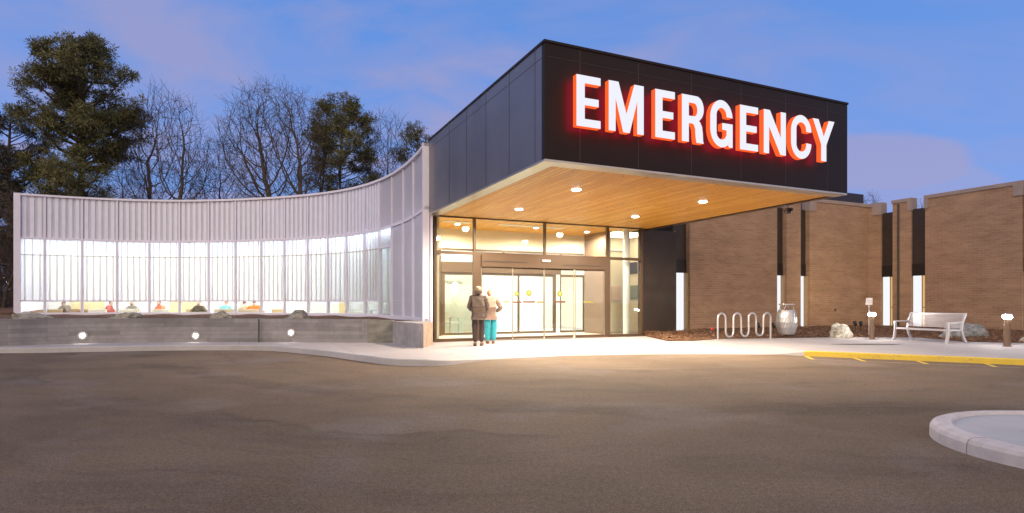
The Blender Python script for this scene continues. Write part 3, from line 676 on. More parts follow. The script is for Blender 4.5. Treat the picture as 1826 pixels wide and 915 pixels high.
# lettering on the wall inside
def text_mesh(name, txt, size, mat, parent, loc, rot, ext=.004, sx=1.0):
    cu_ = bpy.data.curves.new(name, 'FONT'); cu_.body = txt; cu_.size = size; cu_.extrude = ext
    o = bpy.data.objects.new(name, cu_); COL.objects.link(o); dg = bpy.context.evaluated_depsgraph_get(); dg.update()
    me = bpy.data.meshes.new_from_object(o.evaluated_get(dg)); bpy.data.objects.remove(o)
    me.materials.clear(); me.materials.append(mat); o = bpy.data.objects.new(name, me); COL.objects.link(o)
    o.parent = parent; o.location = loc; o.rotation_euler = rot; o.scale = (sx,1,1); return o
VT = 13.2
boxpart('lettered_wall', ent, (.22, u_at(862,VT), VT, VT+.1, 0, 3.45), principled('reg_wall', (.50,.49,.40), .8))
text_mesh('lettering', 'REGISTRATION', .20, flat('letter_tan', (.14,.10,.05)), ent, (u_at(771,VT), VT-.01, 2.02), (R(90),0,0), .004, .95)
# ------------------------------------------------------------------ dark metal wall right of the glass, joins the brick wing
VB = 9.1
boxpart('metal_wall', ent, (UR+.05, u_at(1206,VG), VG, VG+.25, -.02, ZSO-.05), principled('dark_wall', (.040,.028,.020), .45, .3, var=.15, vscale=2))
boxpart('metal_return', ent, (u_at(1206,VG)-.02, u_at(1206,VG)+.1, VG+.25, VB+.1, -.02, ZSO-.05), M['dark_metal'])
# ------------------------------------------------------------------ brick wing
brk = empty('brick_wing', tuple(W(11.62, VB)), ANG)
tag(brk, 'tan brick wing in an L with pale coping, dark vertical window slots and lit panes', 'building')
OU, OV = 11.62, VB
BT = 6.10
def bb(name, u0, u1, v0, v1, z0, z1, mat, par=brk, bevel=0): return boxpart(name, par, (u0-OU, u1-OU, v0-OV, v1-OV, z0, z1), mat, bevel)
UB = 22.95
def cope(u0, u1, v0, v1, drops):
    m = MB(); c = M['coping']
    m.box(u0-OU, u1-OU, v0-OV, v1-OV, BT-.125, BT+.03, c)
    for a in drops: m.box(a[0]-OU, a[1]-OU, a[2]-OV, a[3]-OV, BT-.56, BT-.125, c)
    return m
pan = bb('brick_wall', 11.62, 16.65, VB, VB+.35, -.1, BT-.125, M['brick']); cope(11.60, 16.69, VB-.04, VB+.39, [(16.40,16.69,VB-.04,VB+.39)]).build('coping', pan)
pan = bb('brick_wall', 17.25, 18.16, VB, VB+.35, -.1, BT-.125, M['brick']); cope(17.21, 18.20, VB-.04, VB+.39, [(17.21,17.45,VB-.04,VB+.39)]).build('coping', pan)
pan = bb('brick_wall', 18.75, UB, VB, VB+.35, -.1, BT-.125, M['brick']); cope(18.71, UB-.05, VB-.04, VB+.39, [(18.71,19.15,VB-.041,VB+.39)]).build('coping', pan)
v1568, v1589, v1622, v1648, v1822 = 8.5, 7.93, 7.08, 6.45, 2.77
pan = bb('brick_wall', UB, UB+.35, v1568, VB+.35, -.1, BT-.125, M['brick']); cope(UB-.04, UB+.39, v1568-.04, VB+.39, [(UB-.04,UB+.39,v1568-.042,v1568+.42)]).build('coping', pan)
pan = bb('brick_wall', UB, UB+.35, v1622, v1589, -.1, BT-.125, M['brick']); cope(UB-.04, UB+.39, v1622-.04, v1589+.04, [(UB-.04,UB+.39,v1622-.042,v1622+.16)]).build('coping', pan)
pan = bb('brick_wall', UB, UB+.35, v1822, v1648, -.1, BT-.125, M['brick']); cope(UB-.04, UB+.39, v1822-.04, v1648+.04, [(UB-.04,UB+.39,v1648-.14,v1648+.042),(UB-.04,UB+.39,v1822-.042,v1822+.3)]).build('coping', pan)
pan = bb('brick_wall', UB, UB+.35, -4, v1822-.6, -.1, BT-.125, M['brick']); cope(UB-.04, UB+.39, -4, v1822-.56, [(UB-.04,UB+.39,v1822-.9,v1822-.558)]).build('coping', pan)
m = MB(); m.tube([(UB-.05-OU, v1589-.30-OV, .1),(UB-.05-OU, v1589-.30-OV, BT-.2)], .045, flat('pipe_dark', (.05,.04,.035), .5), 10); m.build('downpipe', brk)
SP1 = principled('spandrel', (.050,.036,.030), .45, .3, var=.15, vscale=2); SP2 = principled('spandrel_louvre', (.018,.014,.013), .5, .2)
wframe = flat('window_frame_tan', (.35,.22,.11), .5, .1)
def slot_u(u0, u1, rec=.22, warm=False):
    v0 = VB+rec
    sp = MB(); sp.box(u0-OU, u1-OU, v0-OV, v0+.1-OV, 3.05, BT-.5, SP1); sp.box(u0-OU, u1-OU, v0-.02-OV, v0+.1-OV, 2.50, 3.05, SP2); sp.build('spandrel', brk)
    fm = MB(); fm.box(u0-OU, u1-OU, v0-OV, v0+.08-OV, .02, .10, wframe); fm.box(u1-.09-OU, u1-OU, v0-.16-OV, v0+.08-OV, .10, 2.50, wframe); fm.box(u0-OU, u0+.03-OU, v0-OV, v0+.08-OV, .10, 2.5, wframe)
    wn = fm.build('window', brk); boxpart('pane', wn, (u0+.03-OU, u1-.09-OU, v0+.03-OV, v0+.04-OV, .10, 2.50), M['window_lit'])
def slot_v(v0, v1, rec=.10):
    x0 = UB+rec
    sp = MB(); sp.box(x0-OU, x0+.1-OU, v0-OV, v1-OV, 3.05, BT-.5, SP1); sp.box(x0-.02-OU, x0+.1-OU, v0-OV, v1-OV, 2.50, 3.05, SP2); sp.build('spandrel', brk)
    fm = MB(); fm.box(x0-OU, x0+.08-OU, v0-OV, v1-OV, .02, .10, wframe); fm.box(x0-.06-OU, x0+.08-OU, v0-OV, v0+.03-OV, .10, 2.5, wframe); fm.box(x0-OU, x0+.08-OU, v1-.03-OV, v1-OV, .10, 2.5, wframe)
    vm = v0+(v1-v0)*.30; fm.box(x0-OU, x0+.06-OU, vm-.02-OV, vm+.02-OV, .10, 2.5, wframe); fm.box(x0+.0-OU, x0+.06-OU, v0+.03-OV, vm-.02-OV, 1.02, 1.06, wframe)
    wn = fm.build('window', brk)
    boxpart('pane', wn, (x0+.02-OU, x0+.03-OU, vm+.02-OV, v1-.03-OV, .10, 2.50), M['window_lit'])
    boxpart('pane', wn, (x0+.02-OU, x0+.03-OU, v0+.03-OV, vm-.02-OV, .10, 2.50), M['window_warm'])
slot_u(10.95, 11.60); slot_u(16.66, 17.24); slot_u(18.17, 18.74)
slot_v(v1589+.005, v1568-.005); slot_v(v1648+.005, v1622-.005); slot_v(v1822-.595, v1822-.005)
bb('roof', 8.8, 30, VB+.3, 22, 5.3, 5.35, M['dark_metal']); bb('roof', UB+.3, 30, -4, VB+.3, 5.3, 5.35, M['dark_metal'])
bb('roof_screen', 17.5, 28.2, 13.0, 16, 5.35, 7.66, principled('roof_screen', (.045,.035,.045), .5, .3))
bb('wall_socket', u_at(1488,VB), u_at(1488,VB)+.12, VB-.02, VB, .85, .97, flat('socket_brown', (.10,.06,.04)))
# ------------------------------------------------------------------ the sign
sg = empty('emergency_sign', tuple(W(4.4, -.20, 0)), ANG)
tag(sg, 'illuminated sign reading EMERGENCY in white letters with red edges on the dark canopy front', 'sign')
def arcp(cx, cy, rx, ry, a0, a1, n=10): return [(cx+rx*math.cos(R(a0+(a1-a0)*k/n)), cy+ry*math.sin(R(a0+(a1-a0)*k/n))) for k in range(n+1)]
def glyph(ch, w):
    s = .188; h = .152
    if ch == 'E': return [[(0,0),(w,0),(w,h),(s,h),(s,.42),(w*.92,.42),(w*.92,.42+h*.95),(s,.42+h*.95),(s,1-h),(w,1-h),(w,1),(0,1)]]
    if ch == 'M':
        s2 = .165; return [[(0,0),(s2,0),(s2,.66),(w/2-.080,0),(w/2+.080,0),(w-s2,.66),(w-s2,0),(w,0),(w,1),(w-.235,1),(w/2,.38),(.235,1),(0,1)]]
    if ch == 'N':
        s2 = .168; return [[(0,0),(s2,0),(s2,.62),(w-.178,0),(w,0),(w,1),(w-s2,1),(w-s2,.40),(.195,1),(0,1)]]
    if ch == 'Y': return [[(w/2-.092,0),(w/2+.092,0),(w/2+.092,.40),(w,1),(w-.20,1),(w/2,.60),(.20,1),(0,1),(w/2-.092,.40)]]
    if ch == 'R':
        o = [(0,0),(s,0),(s,.40),(w*.50,.40)]+[(w*.56,.36),(w*.60,.30),(w*.62,.12),(w*.66,0),(w,0),(w*.97,.06),(w*.955,.22),(w*.92,.36),(w*.84,.445),(w*.78,.475)]
        o += arcp(w-.20, .735, .20, .265, -62, 90, 10)+[(0,1)]
        i = [(s,.56),(w*.52,.56)]+arcp(w*.56, .70, .085, .14, -90, 90, 8)+[(w*.52,.84),(s,.84)]
        return [o, i]
    if ch in 'CG':
        o = arcp(w/2, .66, w/2, .36, 18 if ch == 'C' else 14, 180, 14)+arcp(w/2, .34, w/2, .36, 180, 360-(18 if ch == 'C' else 90), 12)
        iw = w/2-.178
        if ch == 'C':
            o = [(w, .64)]+arcp(w/2, .62, w/2, .40, 5, 175, 14)+arcp(w/2, .38, w/2, .40, 185, 355, 14)+[(w,.36),(w-.178,.37)]
            o += arcp(w/2, .33, iw, .18, 350, 190, 8)+arcp(w/2, .67, iw, .18, 170, 10, 8)+[(w-.178,.64)]
        else:
            o = [(w, .66)]+arcp(w/2, .62, w/2, .40, 8, 175, 14)+arcp(w/2, .38, w/2, .40, 185, 318, 10)+[(w-.13,.075),(w-.11,0),(w,0),(w,.52),(w*.53,.52),(w*.53,.37),(w-.18,.37),(w-.18,.25)]
            o += arcp(w/2, .31, iw, .16, 335, 190, 8)+arcp(w/2, .67, iw, .18, 170, 8, 8)+[(w-.178,.66)]
        return [o]
LF = emit('letter_face', (.88,.90,1), 1.0)
LR = emit('letter_return', (1,.12,.022), 1.15); LBK = emit('letter_back', (1,.03,.09), 8.0)
VF = -.27
specs = [('E',1028,1071),('M',1085.5,1148),('E',1168.5,1203.5),('R',1216,1255),('G',1266.5,1306.5),('E',1319.5,1352),('N',1362,1401.5),('C',1410.5,1447),('Y',1449.5,1488)]
ZL0, LH = SC+2.20+.0, 1.0
for ch, a, b in specs:
    u0, u1 = u_at(a, VF), u_at(b, VF); wd_ = u1-u0
    loops = glyph(ch, wd_)
    yb = (540-232)/FPX*(A0.y+UX*VF); 
    cu_ = bpy.data.curves.new('letter', 'CURVE'); cu_.dimensions = '2D'; cu_.fill_mode = 'BOTH'; cu_.extrude = .065
    for lp in loops:
        sp_ = cu_.splines.new('POLY'); sp_.points.add(len(lp)-1); sp_.use_cyclic_u = True
        for k, (x, y) in enumerate(lp): sp_.points[k].co = (x, y*LH, 0, 1)
    to = bpy.data.objects.new('letter_tmp', cu_); COL.objects.link(to); dg = bpy.context.evaluated_depsgraph_get(); dg.update()
    me = bpy.data.meshes.new_from_object(to.evaluated_get(dg)); bpy.data.objects.remove(to)
    me.materials.clear()
    for mm in (LF, LR, LBK): me.materials.append(mm)
    for p in me.polygons: p.material_index = 0 if p.normal.z > .5 else (2 if p.normal.z < -.5 else 1); p.use_smooth = False
    lo = bpy.data.objects.new('letter', me); COL.objects.link(lo); lo.parent = sg
    lo.rotation_euler = (R(90),0,0); lo.location = (u0-4.4, VF+.065+.20, 4.69); lo['label'] = 'letter '+ch
# ------------------------------------------------------------------ mulch beds before the brick wing
mb_ = MB()
def bedpoly(name, pts, z):
    m = MB(); me_pts = [(p.x, p.y) for p in pts]
    m.add([(x,y,z) for x,y in me_pts], [tuple(range(len(me_pts)))], M['mulch']); o = m.build(name); o['kind'] = 'structure'; return o
far = [W(8.36,VB-.0), W(8.36,8.1)]
mu = MB()
edge = [W(8.42,7.9), G(1190,608.5), G(1235,608), G(1275,605), G(1400,602.8), G(1480,602), G(1560,601.5), G(1640,602), G(1716,609.5), G(1790,611), G(1860,612.5), W(UB-.9,-1)]
back = [W(8.42,VG), W(9.9,VG), W(12.2,VB), W(14,VB), W(17,VB), W(19.3,VB), W(21.6,VB), W(UB,VB-.1), W(UB,6.3), W(UB,4.5), W(UB,2.9), W(UB,-1)]
rr_ = random.Random(3)
for i in range(len(edge)-1):
    for k in range(6):
        a0 = edge[i].lerp(edge[i+1], k/6); a1 = edge[i].lerp(edge[i+1], (k+1)/6); b0 = back[i].lerp(back[i+1], k/6); b1 = back[i].lerp(back[i+1], (k+1)/6)
        hz = [0.006, .05, .09, .13, .16]
        for j in range(4):
            q = [a0.lerp(b0, j/4), a1.lerp(b1, j/4), a1.lerp(b1, (j+1)/4), a0.lerp(b0, (j+1)/4)]
            z = [hz[j], hz[j], hz[j+1], hz[j+1]]
            mu.add([(p.x, p.y, WALK+zz_) for p, zz_ in zip(q, z)], [(0,1,2,3)], M['mulch'], True)
mu.build('mulch_bed', kind='structure')
# loose wood chips over the mulch: nobody could count them
ch = MB(); rng = random.Random(11)
chm = [flat('chip_a', (.24,.115,.055)), flat('chip_b', (.10,.05,.028)), flat('chip_c', (.40,.22,.11))]
for k in range(5200):
    i = rng.randrange(len(edge)-1); s = rng.random(); j = rng.random()**1.2
    a = edge[i].lerp(edge[i+1], s); b = back[i].lerp(back[i+1], s); p = a.lerp(b, j-.02)
    z = WALK+.01+.155*j+rng.random()*.02; r = .03+.05*rng.random(); an = rng.random()*6.28; tl = (rng.random()-.3)*.05
    dx_, dy_ = math.cos(an)*r, math.sin(an)*r
    ch.add([(p.x-dx_,p.y-dy_,z),(p.x+dy_*.3,p.y-dx_*.3,z+.012),(p.x+dx_,p.y+dy_,z+tl+.012),(p.x-dy_*.3,p.y+dx_*.3,z+.022)], [(0,1,2,3)], chm[rng.randrange(3)])
o = ch.build('wood_chips'); tag(o, 'reddish brown wood chips strewn over the beds along the brick wing', 'mulch', kind='stuff')
# dark mottled oval on the pavement
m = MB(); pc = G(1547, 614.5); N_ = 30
m.add([(pc.x+1.0*math.cos(a)*(1+.15*math.sin(3*a)), pc.y+.30*math.sin(a), WALK+.005) for a in [6.283*k/N_ for k in range(N_)]], [tuple(range(N_))], principled('patch_dark', (.14,.13,.10), .95, var=.5, vscale=18, bump=.6)); m.build('dark_patch', kind='structure')
# ------------------------------------------------------------------ boulders
def boulder(loc, sx, sy, sz, mat, seed, label, group=None, ang=0, sharp=.18):
    bm = bmesh.new(); bmesh.ops.create_icosphere(bm, subdivisions=4, radius=1); rg = np.random.RandomState(seed)
    planes = [(Vector(rg.normal(size=3)).normalized(), .62+.3*rg.rand()) for _ in range(14)]
    from mathutils import noise
    for v in bm.verts:
        for n_, d_ in planes:
            k = v.co.dot(n_)
            if k > d_: v.co -= n_*(k-d_)*.9
        v.co *= 1+sharp*noise.fractal(v.co*1.9+Vector((seed,0,0)), 1, 2, 4)
        v.co = Vector((v.co.x*sx, v.co.y*sy, max(-.25*sz, v.co.z*sz)))
    me = bpy.data.meshes.new('boulder'); bm.to_mesh(me); bm.free(); me.materials.append(mat)
    o = bpy.data.objects.new('boulder', me); COL.objects.link(o); o.location = loc; o.rotation_euler = (0,0,ang); tag(o, label, 'boulder', group); return o
gb = 'boulders on the bed above the retaining wall'
for px, py, hw, hh, sd, lb in ((61,566,37,11,1,'widest grey boulder, lying at the left end of the pavilion base'),(222,567,27,10.5,2,'flat grey boulder under the fourth window bay from the left of the pavilion'),
                       (392,568,20,12,3,'pointed tan boulder below the person in teal in the pavilion window'),(531,570,21,13,4,'striped tan boulder standing alone under the right half of the pavilion windows')):
    Y = 19.5 if px < 100 else 20.3; p = at(px, Y, WALK+.70); boulder(p, hw/FPX*Y*1.1, .45, hh*1.25/FPX*Y, M['rock_grey'], sd, lb, gb)
p = at(1500, 21.3, WALK+.08); boulder(p, .42, .35, .46, M['rock_pale'], 7, 'pale jagged boulder on the mulch beside the left bollard light', None)
p = at(1722, 21.2, WALK+.05); boulder(p, .92, .4, .50, M['rock_slate'], 9, 'long grey slate boulder behind the bench near the brick wall', None, .1)
p = at(1835, 18.6, WALK+.05); boulder(p, .22, .3, .28, M['rock_pale'], 12, 'small white rock at the right edge beyond the right bollard light', None)
# ------------------------------------------------------------------ street furniture
# wave bicycle rack
bp0, bp1 = G(1280,608), G(1374,604.2); L_ = (bp1-bp0).length; ax = (bp1-bp0).normalized()
rk = empty('bike_rack', tuple(bp0), math.atan2(ax.y, ax.x)); tag(rk, 'silver wave-shaped bicycle rack with four hoops on the pavement edge', 'bike rack')
pts = []; nh = 4; stp = L_/(2*nh-1); r_ = stp/2; top = .90
for k in range(nh):
    x0 = 2*k*stp
    if k == 0: pts.append((0,0,0.0))
    pts += [(x0+r_-r_*math.cos(a), 0, top-r_+r_*math.sin(a)) for a in [math.pi*j/10 for j in range(11)]]
    if k < nh-1: pts += [(x0+stp+r_-r_*math.cos(a), 0, .12+r_-r_*math.sin(a)) for a in [math.pi*j/10 for j in range(11)]]
    else: pts.append((x0+stp,0,0.0))
m = MB(); m.tube(pts, .032, M['silver'], 12); m.build('tube', rk)
for x in (0, L_): m = MB(); m.lathe([(.085,0),(.085,.012),(.03,.02)], M['silver'], 16, x, 0); m.build('base_plate', rk)
# litter bin: bulging slatted barrel, ring lid on brackets
bl = G(1403, 602.5); bn = empty('litter_bin', tuple(bl), .3); tag(bn, 'silver barrel-shaped litter bin with a raised ring lid beside the bike rack', 'litter bin')
m = MB(); m.tube([(0,0,0),(0,0,.13)], .06, M['frame'], 12); m.lathe([(.17,0),(.17,.015)], M['frame'], 18); m.build('pedestal', bn)
prof = [(.24,.13),(.29,.20),(.345,.38),(.365,.56),(.35,.74),(.31,.90),(.28,.97)]
m = MB(); m.lathe([(r*.93, z) for r, z in prof], flat('bin_liner', (.36,.36,.38), .45, .1, metal=.3), 28); m.build('liner', bn)
sl_m = MB(); nsl = 26
for k in range(nsl):
    vs = []
    for (r, z) in prof:
        a = 2*math.pi*k/nsl+(z-.5)*.75
        for da in (-.105, .105): vs.append((r*math.cos(a+da), r*math.sin(a+da), z))
    sl_m.add(vs, [(2*i,2*i+1,2*i+3,2*i+2) for i in range(len(prof)-1)], M['silver'])
sl_m.build('slats', bn)
m = MB(); m.tube([(.27*math.cos(a), .27*math.sin(a), .975) for a in [6.2832*k/28 for k in range(29)]], .02, M['silver'], 8, False)
for k in range(4):
    a = k*math.pi/2+.4; m.tube([(.26*math.cos(a),.26*math.sin(a),.98),(.20*math.cos(a+.4),.20*math.sin(a+.4),1.16)], .013, M['silver'], 6)
m.build('lid_bracket', bn)
m = MB(); m.lathe([(.05,1.185),(.26,1.17),(.27,1.19),(.26,1.215),(.05,1.20)], M['silver'], 28); m.build('lid', bn)
# bollard lights
def bollard(loc, label):
    b = empty('bollard_light', tuple(loc)); tag(b, label, 'bollard light', 'lit bollards along the right pavement')
    m = MB(); m.lathe([(.085,0),(.085,.80)], flat('bollard_bronze', (.20,.13,.09), .4, .05, metal=.4), 24); m.lathe([(.12,0),(.12,.012),(.086,.014)], M['frame'], 24); m.build('post', b)
    m = MB(); m.lathe([(.088,.80),(.108,.83),(.108,.88),(.088,.905)], M['bollard_lens'], 24); m.build('lens', b)
    m = MB(); m.lathe([(.10,.905),(.10,.925),(.07,.945),(.01,.95)], M['silver'], 24); m.build('cap', b)
bollard(G(1555,605), 'bollard light left of the bench, beside the pale boulder'); bollard(G(1796,618), 'bollard light right of the bench, nearer and larger in view')
# bench
bf0, bf1 = G(1593,606), G(1694,613); bax = (bf1-bf0).normalized(); bl_ = 1.85
bc = bf0.lerp(bf1, .5); ban = math.atan2(bax.y, bax.x)
be = empty('bench', tuple(bc), ban); tag(be, 'silver metal bench with horizontal slats and armrests facing the drive', 'bench')
# local: x along the seat, +y to the back
h2 = bl_/2; BM = M['bench']
m = MB()
for k in range(7): y = .07+k*.062; m.box(-h2, h2, y, y+.045, .415-.012*k*.3, .43-.012*k*.3, BM)
m.box(-h2, h2, .0, .05, .37, .43, BM); m.build('seat', be)
m = MB()
for k in range(11):
    z = .47+k*.038; y = .50+k*.016; m.box(-h2+.03, h2-.03, y, y+.012, z, z+.021, BM)
m.box(-h2, h2, .505+.16, .53+.16, .885, .925, BM); m.build('backrest', be)
for sx in (-1, 1):
    x = sx*h2; fr = MB()
    def flatbar(p, wdt=.045, th=.03):
        for (y0,z0),(y1,z1) in zip(p, p[1:]):
            d_ = Vector((y1-y0, z1-z0)).normalized(); n_ = Vector((-d_.y, d_.x))*wdt/2
            vs = [(x+s_*th, y0+n_.x*q, z0+n_.y*q) for s_ in (-1,1) for q in (-1,1)]+[(x+s_*th, y1+n_.x*q, z1+n_.y*q) for s_ in (-1,1) for q in (-1,1)]
            fr.add(vs, [(0,1,3,2),(4,6,7,5),(0,4,5,1),(2,3,7,6),(0,2,6,4),(1,5,7,3)], BM)
    flatbar([(-.06,0),(-.01,.20),(.01,.40),(.0,.62)], .07); fr.build('front_leg', be); fr = MB()
    flatbar([(.72,0),(.60,.18),(.52,.40),(.56,.62),(.70,.92)], .06); fr.build('rear_leg', be); fr = MB()
    flatbar([(.0,.40),(.52,.40)], .05); fr.build('side_rail', be); fr = MB()
    flatbar([(-.03,.63),(.57,.645)], .035, .035); fr.build('armrest', be)
# small sign on a post beyond the left bollard
sp = at(1549.5, 22.0, WALK); sgn = empty('post_sign', tuple(sp)); tag(sgn, 'small pale square plate on a thin post behind the left bollard light', 'sign post')
m = MB(); m.tube([(0,0,.05),(0,0,1.42)], .018, M['silver'], 8); m.build('post', sgn)
m = MB(); m.box(-.125,.125,-.02,-.008,1.17,1.43, flat('plate', (.62,.56,.55), .5, .08)); m.build('plate', sgn, bevel=.004)
m = MB(); m.box(-.085,.085,-.024,-.021,1.33,1.345, flat('plate_line', (.38,.30,.30))); m.box(-.085,.085,-.024,-.021,1.27,1.285, M['plate_line']); m.build('markings', sgn)
# ground spot lights aimed at the wall
def spot(loc, label, power, az):
    s = empty('ground_spotlight', tuple(loc), az); tag(s, label, 'spotlight', 'small black spotlights in the mulch')
    m = MB(); m.tube([(0,0,0),(0,0,.26)], .012, flat('spot_black', (.02,.02,.02), .5), 8); m.build('stake', s)
    m = MB(); m.tube([(0,-.08,.26),(0,.08,.36)], [.05,.075], M['spot_black'], 14); m.build('head', s)
    if power:
        L = bpy.data.lights.new('spot_lamp', 'SPOT'); L.energy = power; L.spot_size = R(95); L.spot_blend = 1; L.color = (1,.78,.48); L.shadow_soft_size = .01
        lo = bpy.data.objects.new('spot_lamp', L); COL.objects.link(lo); lo.parent = s; lo.location = (0,.12,.38); lo.rotation_euler = Vector((0,1,.55)).to_track_quat('-Z','Y').to_euler()
spot(at(1352,22.6,WALK+.08), 'black ground spotlight seen between the last two hoops of the bike rack', 0, 0)
spot(at(1379,22.4,WALK+.08), 'black ground spotlight between the bike rack and the litter bin', 0, 0)
spot(at(1525,23.8,WALK+.10), 'black ground spotlight just right of the pale boulder', 220, -.3)
spot(at(1535,23.6,WALK+.10), 'black ground spotlight between the pale boulder and the left bollard light', 160, -.5)
m = MB(); m.tube([(0,0,0),(0,0,.22)], .006, M['silver'], 6); m.add([(0,0,.22),(.10,0,.215),(.10,.01,.14),(0,0,.14)], [(0,1,2,3)], flat('flag_red', (.8,.04,.03)))
o = m.build('marker_flag', loc=tuple(at(1268,22.2,WALK+.10))); tag(o, 'tiny red marker flag in the mulch left of the bike rack', 'flag')
# dome camera under the canopy edge
dc = empty('security_camera', tuple(W(u_at(1407,6.4), 6.4, ZSO-.05)), 0)
dc.location = W(CW-.08, v_at(1406, CW-.08), ZSO-.045); tag(dc, 'dark dome security camera hanging from the right edge of the canopy', 'security camera')
m = MB(); m.lathe([(.03,-.10),(.03,0)], M['silver'], 12); m.lathe([(.13,-.13),(.13,-.10),(.05,-.09)], M['frame'], 20); m.build('housing', dc)
m = MB(); m.lathe([(.01,-.25),(.06,-.235),(.10,-.20),(.12,-.13)], flat('dome_dark', (.03,.025,.02), .15), 20); m.build('dome', dc)
# ------------------------------------------------------------------ people
def skinned(name, joints, edges, mat, parent, root, sub=2, disp=None):
    names = list(joints); me = bpy.data.meshes.new(name)
    me.from_pydata([joints[n][0] for n in names], [(names.index(a), names.index(b)) for a, b in edges], [])
    o = bpy.data.objects.new(name, me); COL.objects.link(o)
    sk = o.modifiers.new('skin', 'SKIN'); sk.use_smooth_shade = True
    ly = me.skin_vertices[0] if me.skin_vertices else None
    if ly is None:
        bpy.context.view_layer.objects.active = o; o.select_set(True); bpy.ops.object.mode_set(mode='OBJECT'); ly = me.skin_vertices[0]
    for i, n in enumerate(names):
        r = joints[n][1]; r = r if hasattr(r, '__len__') else (r, r); ly.data[i].radius = r; ly.data[i].use_root = (n == root)
    sb = o.modifiers.new('sub', 'SUBSURF'); sb.levels = sub; sb.render_levels = sub
    dg = bpy.context.evaluated_depsgraph_get(); dg.update()
    me2 = bpy.data.meshes.new_from_object(o.evaluated_get(dg)); bpy.data.objects.remove(o)
    if disp:
        from mathutils import noise
        co = [v.co.copy() for v in me2.vertices]; no = [v.normal.copy() for v in me2.vertices]
        for v, c, n_ in zip(me2.vertices, co, no): v.co = c+n_*disp(c)
    me2.materials.clear(); me2.materials.append(mat)
    for p in me2.polygons: p.use_smooth = True; p.material_index = 0
    o2 = bpy.data.objects.new(name, me2); COL.objects.link(o2); o2.parent = parent; return o2
SKIN = flat('skin', (.55,.33,.24), .55, .05)
def person(loc, rz, label, J, jacket, trousers, hair, hairmat, shoes, hood=None, puffer=True, group=None, legs=True, H=1.0, extra=None):
    p = empty('person', tuple(loc), rz); tag(p, label, 'person', group); p.scale = (H,H,H)
    hdc = J['head']; 
    body = {k: (J[k], r) for k, r in dict(pelvis=.125, waist=.11, chest=.13, neck=.052, head=(.078,.088), crown=(.066,.080), chin=.04, nose=.012,
            shL=.058, elL=.042, wrL=.028, haL=.034, shR=.058, elR=.042, wrR=.028, haR=.034, hipL=.085, knL=.058, anL=.038, toL=.032, hipR=.085, knR=.058, anR=.038, toR=.032).items()}
    E_ = [('pelvis','waist'),('waist','chest'),('chest','neck'),('neck','head'),('head','crown'),('head','chin'),('chin','nose'),('chest','shL'),('shL','elL'),('elL','wrL'),('wrL','haL'),('chest','shR'),('shR','elR'),('elR','wrR'),('wrR','haR'),
          ('pelvis','hipL'),('hipL','knL'),('knL','anL'),('anL','toL'),('pelvis','hipR'),('hipR','knR'),('knR','anR'),('anR','toR')]
    skinned('body', body, E_, SKIN, p, 'pelvis')
    from mathutils import noise
    def puff(c): return (.005*math.sin(c.z*75+3*noise.noise(c*4))+.016*noise.noise(c*11)) if puffer else .006*noise.noise(c*12)
    g = 1.28 if puffer else 1.12
    jk = {'hem': ((J['pelvis'][0], J['pelvis'][1], J['pelvis'][2]-.10), (.170*g,.135*g))} if legs else {}
    jk.update({k: (J[k], r) for k, r in dict(pelvis=(.165*g,.135*g), waist=(.145*g,.125*g), chest=(.155*g,.125*g), neck=.066, shL=.080*g, elL=.068*g, wrL=.050*g, shR=.080*g, elR=.068*g, wrR=.050*g).items()})
    skinned('jacket', jk, ([('hem','pelvis')] if legs else [])+[('pelvis','waist'),('waist','chest'),('chest','neck'),('chest','shL'),('shL','elL'),('elL','wrL'),('chest','shR'),('shR','elR'),('elR','wrR')], jacket, p, 'pelvis', 3, puff)
    TW = extra.get('tw', .055) if extra else .064
    tr_ = {'pelvis': (J['pelvis'], .135), 'hipL': (J['hipL'], .102), 'knL': (J['knL'], TW+.022), 'anL': (J['anLt'] if 'anLt' in J else J['anL'], TW), 'hipR': (J['hipR'], .102), 'knR': (J['knR'], TW+.022), 'anR': (J['anRt'] if 'anRt' in J else J['anR'], TW)}
    skinned('trousers', tr_, [('pelvis','hipL'),('hipL','knL'),('knL','anL'),('pelvis','hipR'),('hipR','knR'),('knR','anR')], trousers, p, 'pelvis', 2, lambda c: .008*noise.noise(c*11))
    for s_ in 'LR':
        a = Vector(J['an'+s_]); t_ = Vector(J['to'+s_]); hl = a-(t_-a).normalized()*.05; hl.z = t_.z
        skinned('shoe', {'h': (tuple(hl), .058), 'm': (tuple(hl.lerp(t_,.5)), .062), 't': (tuple(t_), .052)}, [('h','m'),('m','t')], shoes, p, 'h')
    skinned('hair', {k: (v[0], v[1]) for k, v in hair.items()}, [tuple(x) for x in zip(list(hair)[:-1], list(hair)[1:])], hairmat, p, list(hair)[0], 2, lambda c: .012*noise.noise(c*16))
    if hood: skinned('hood', hood[0], [tuple(x) for x in zip(list(hood[0])[:-1], list(hood[0])[1:])], hood[1], p, list(hood[0])[0], 2, lambda c: .010*noise.noise(c*13))
    return p
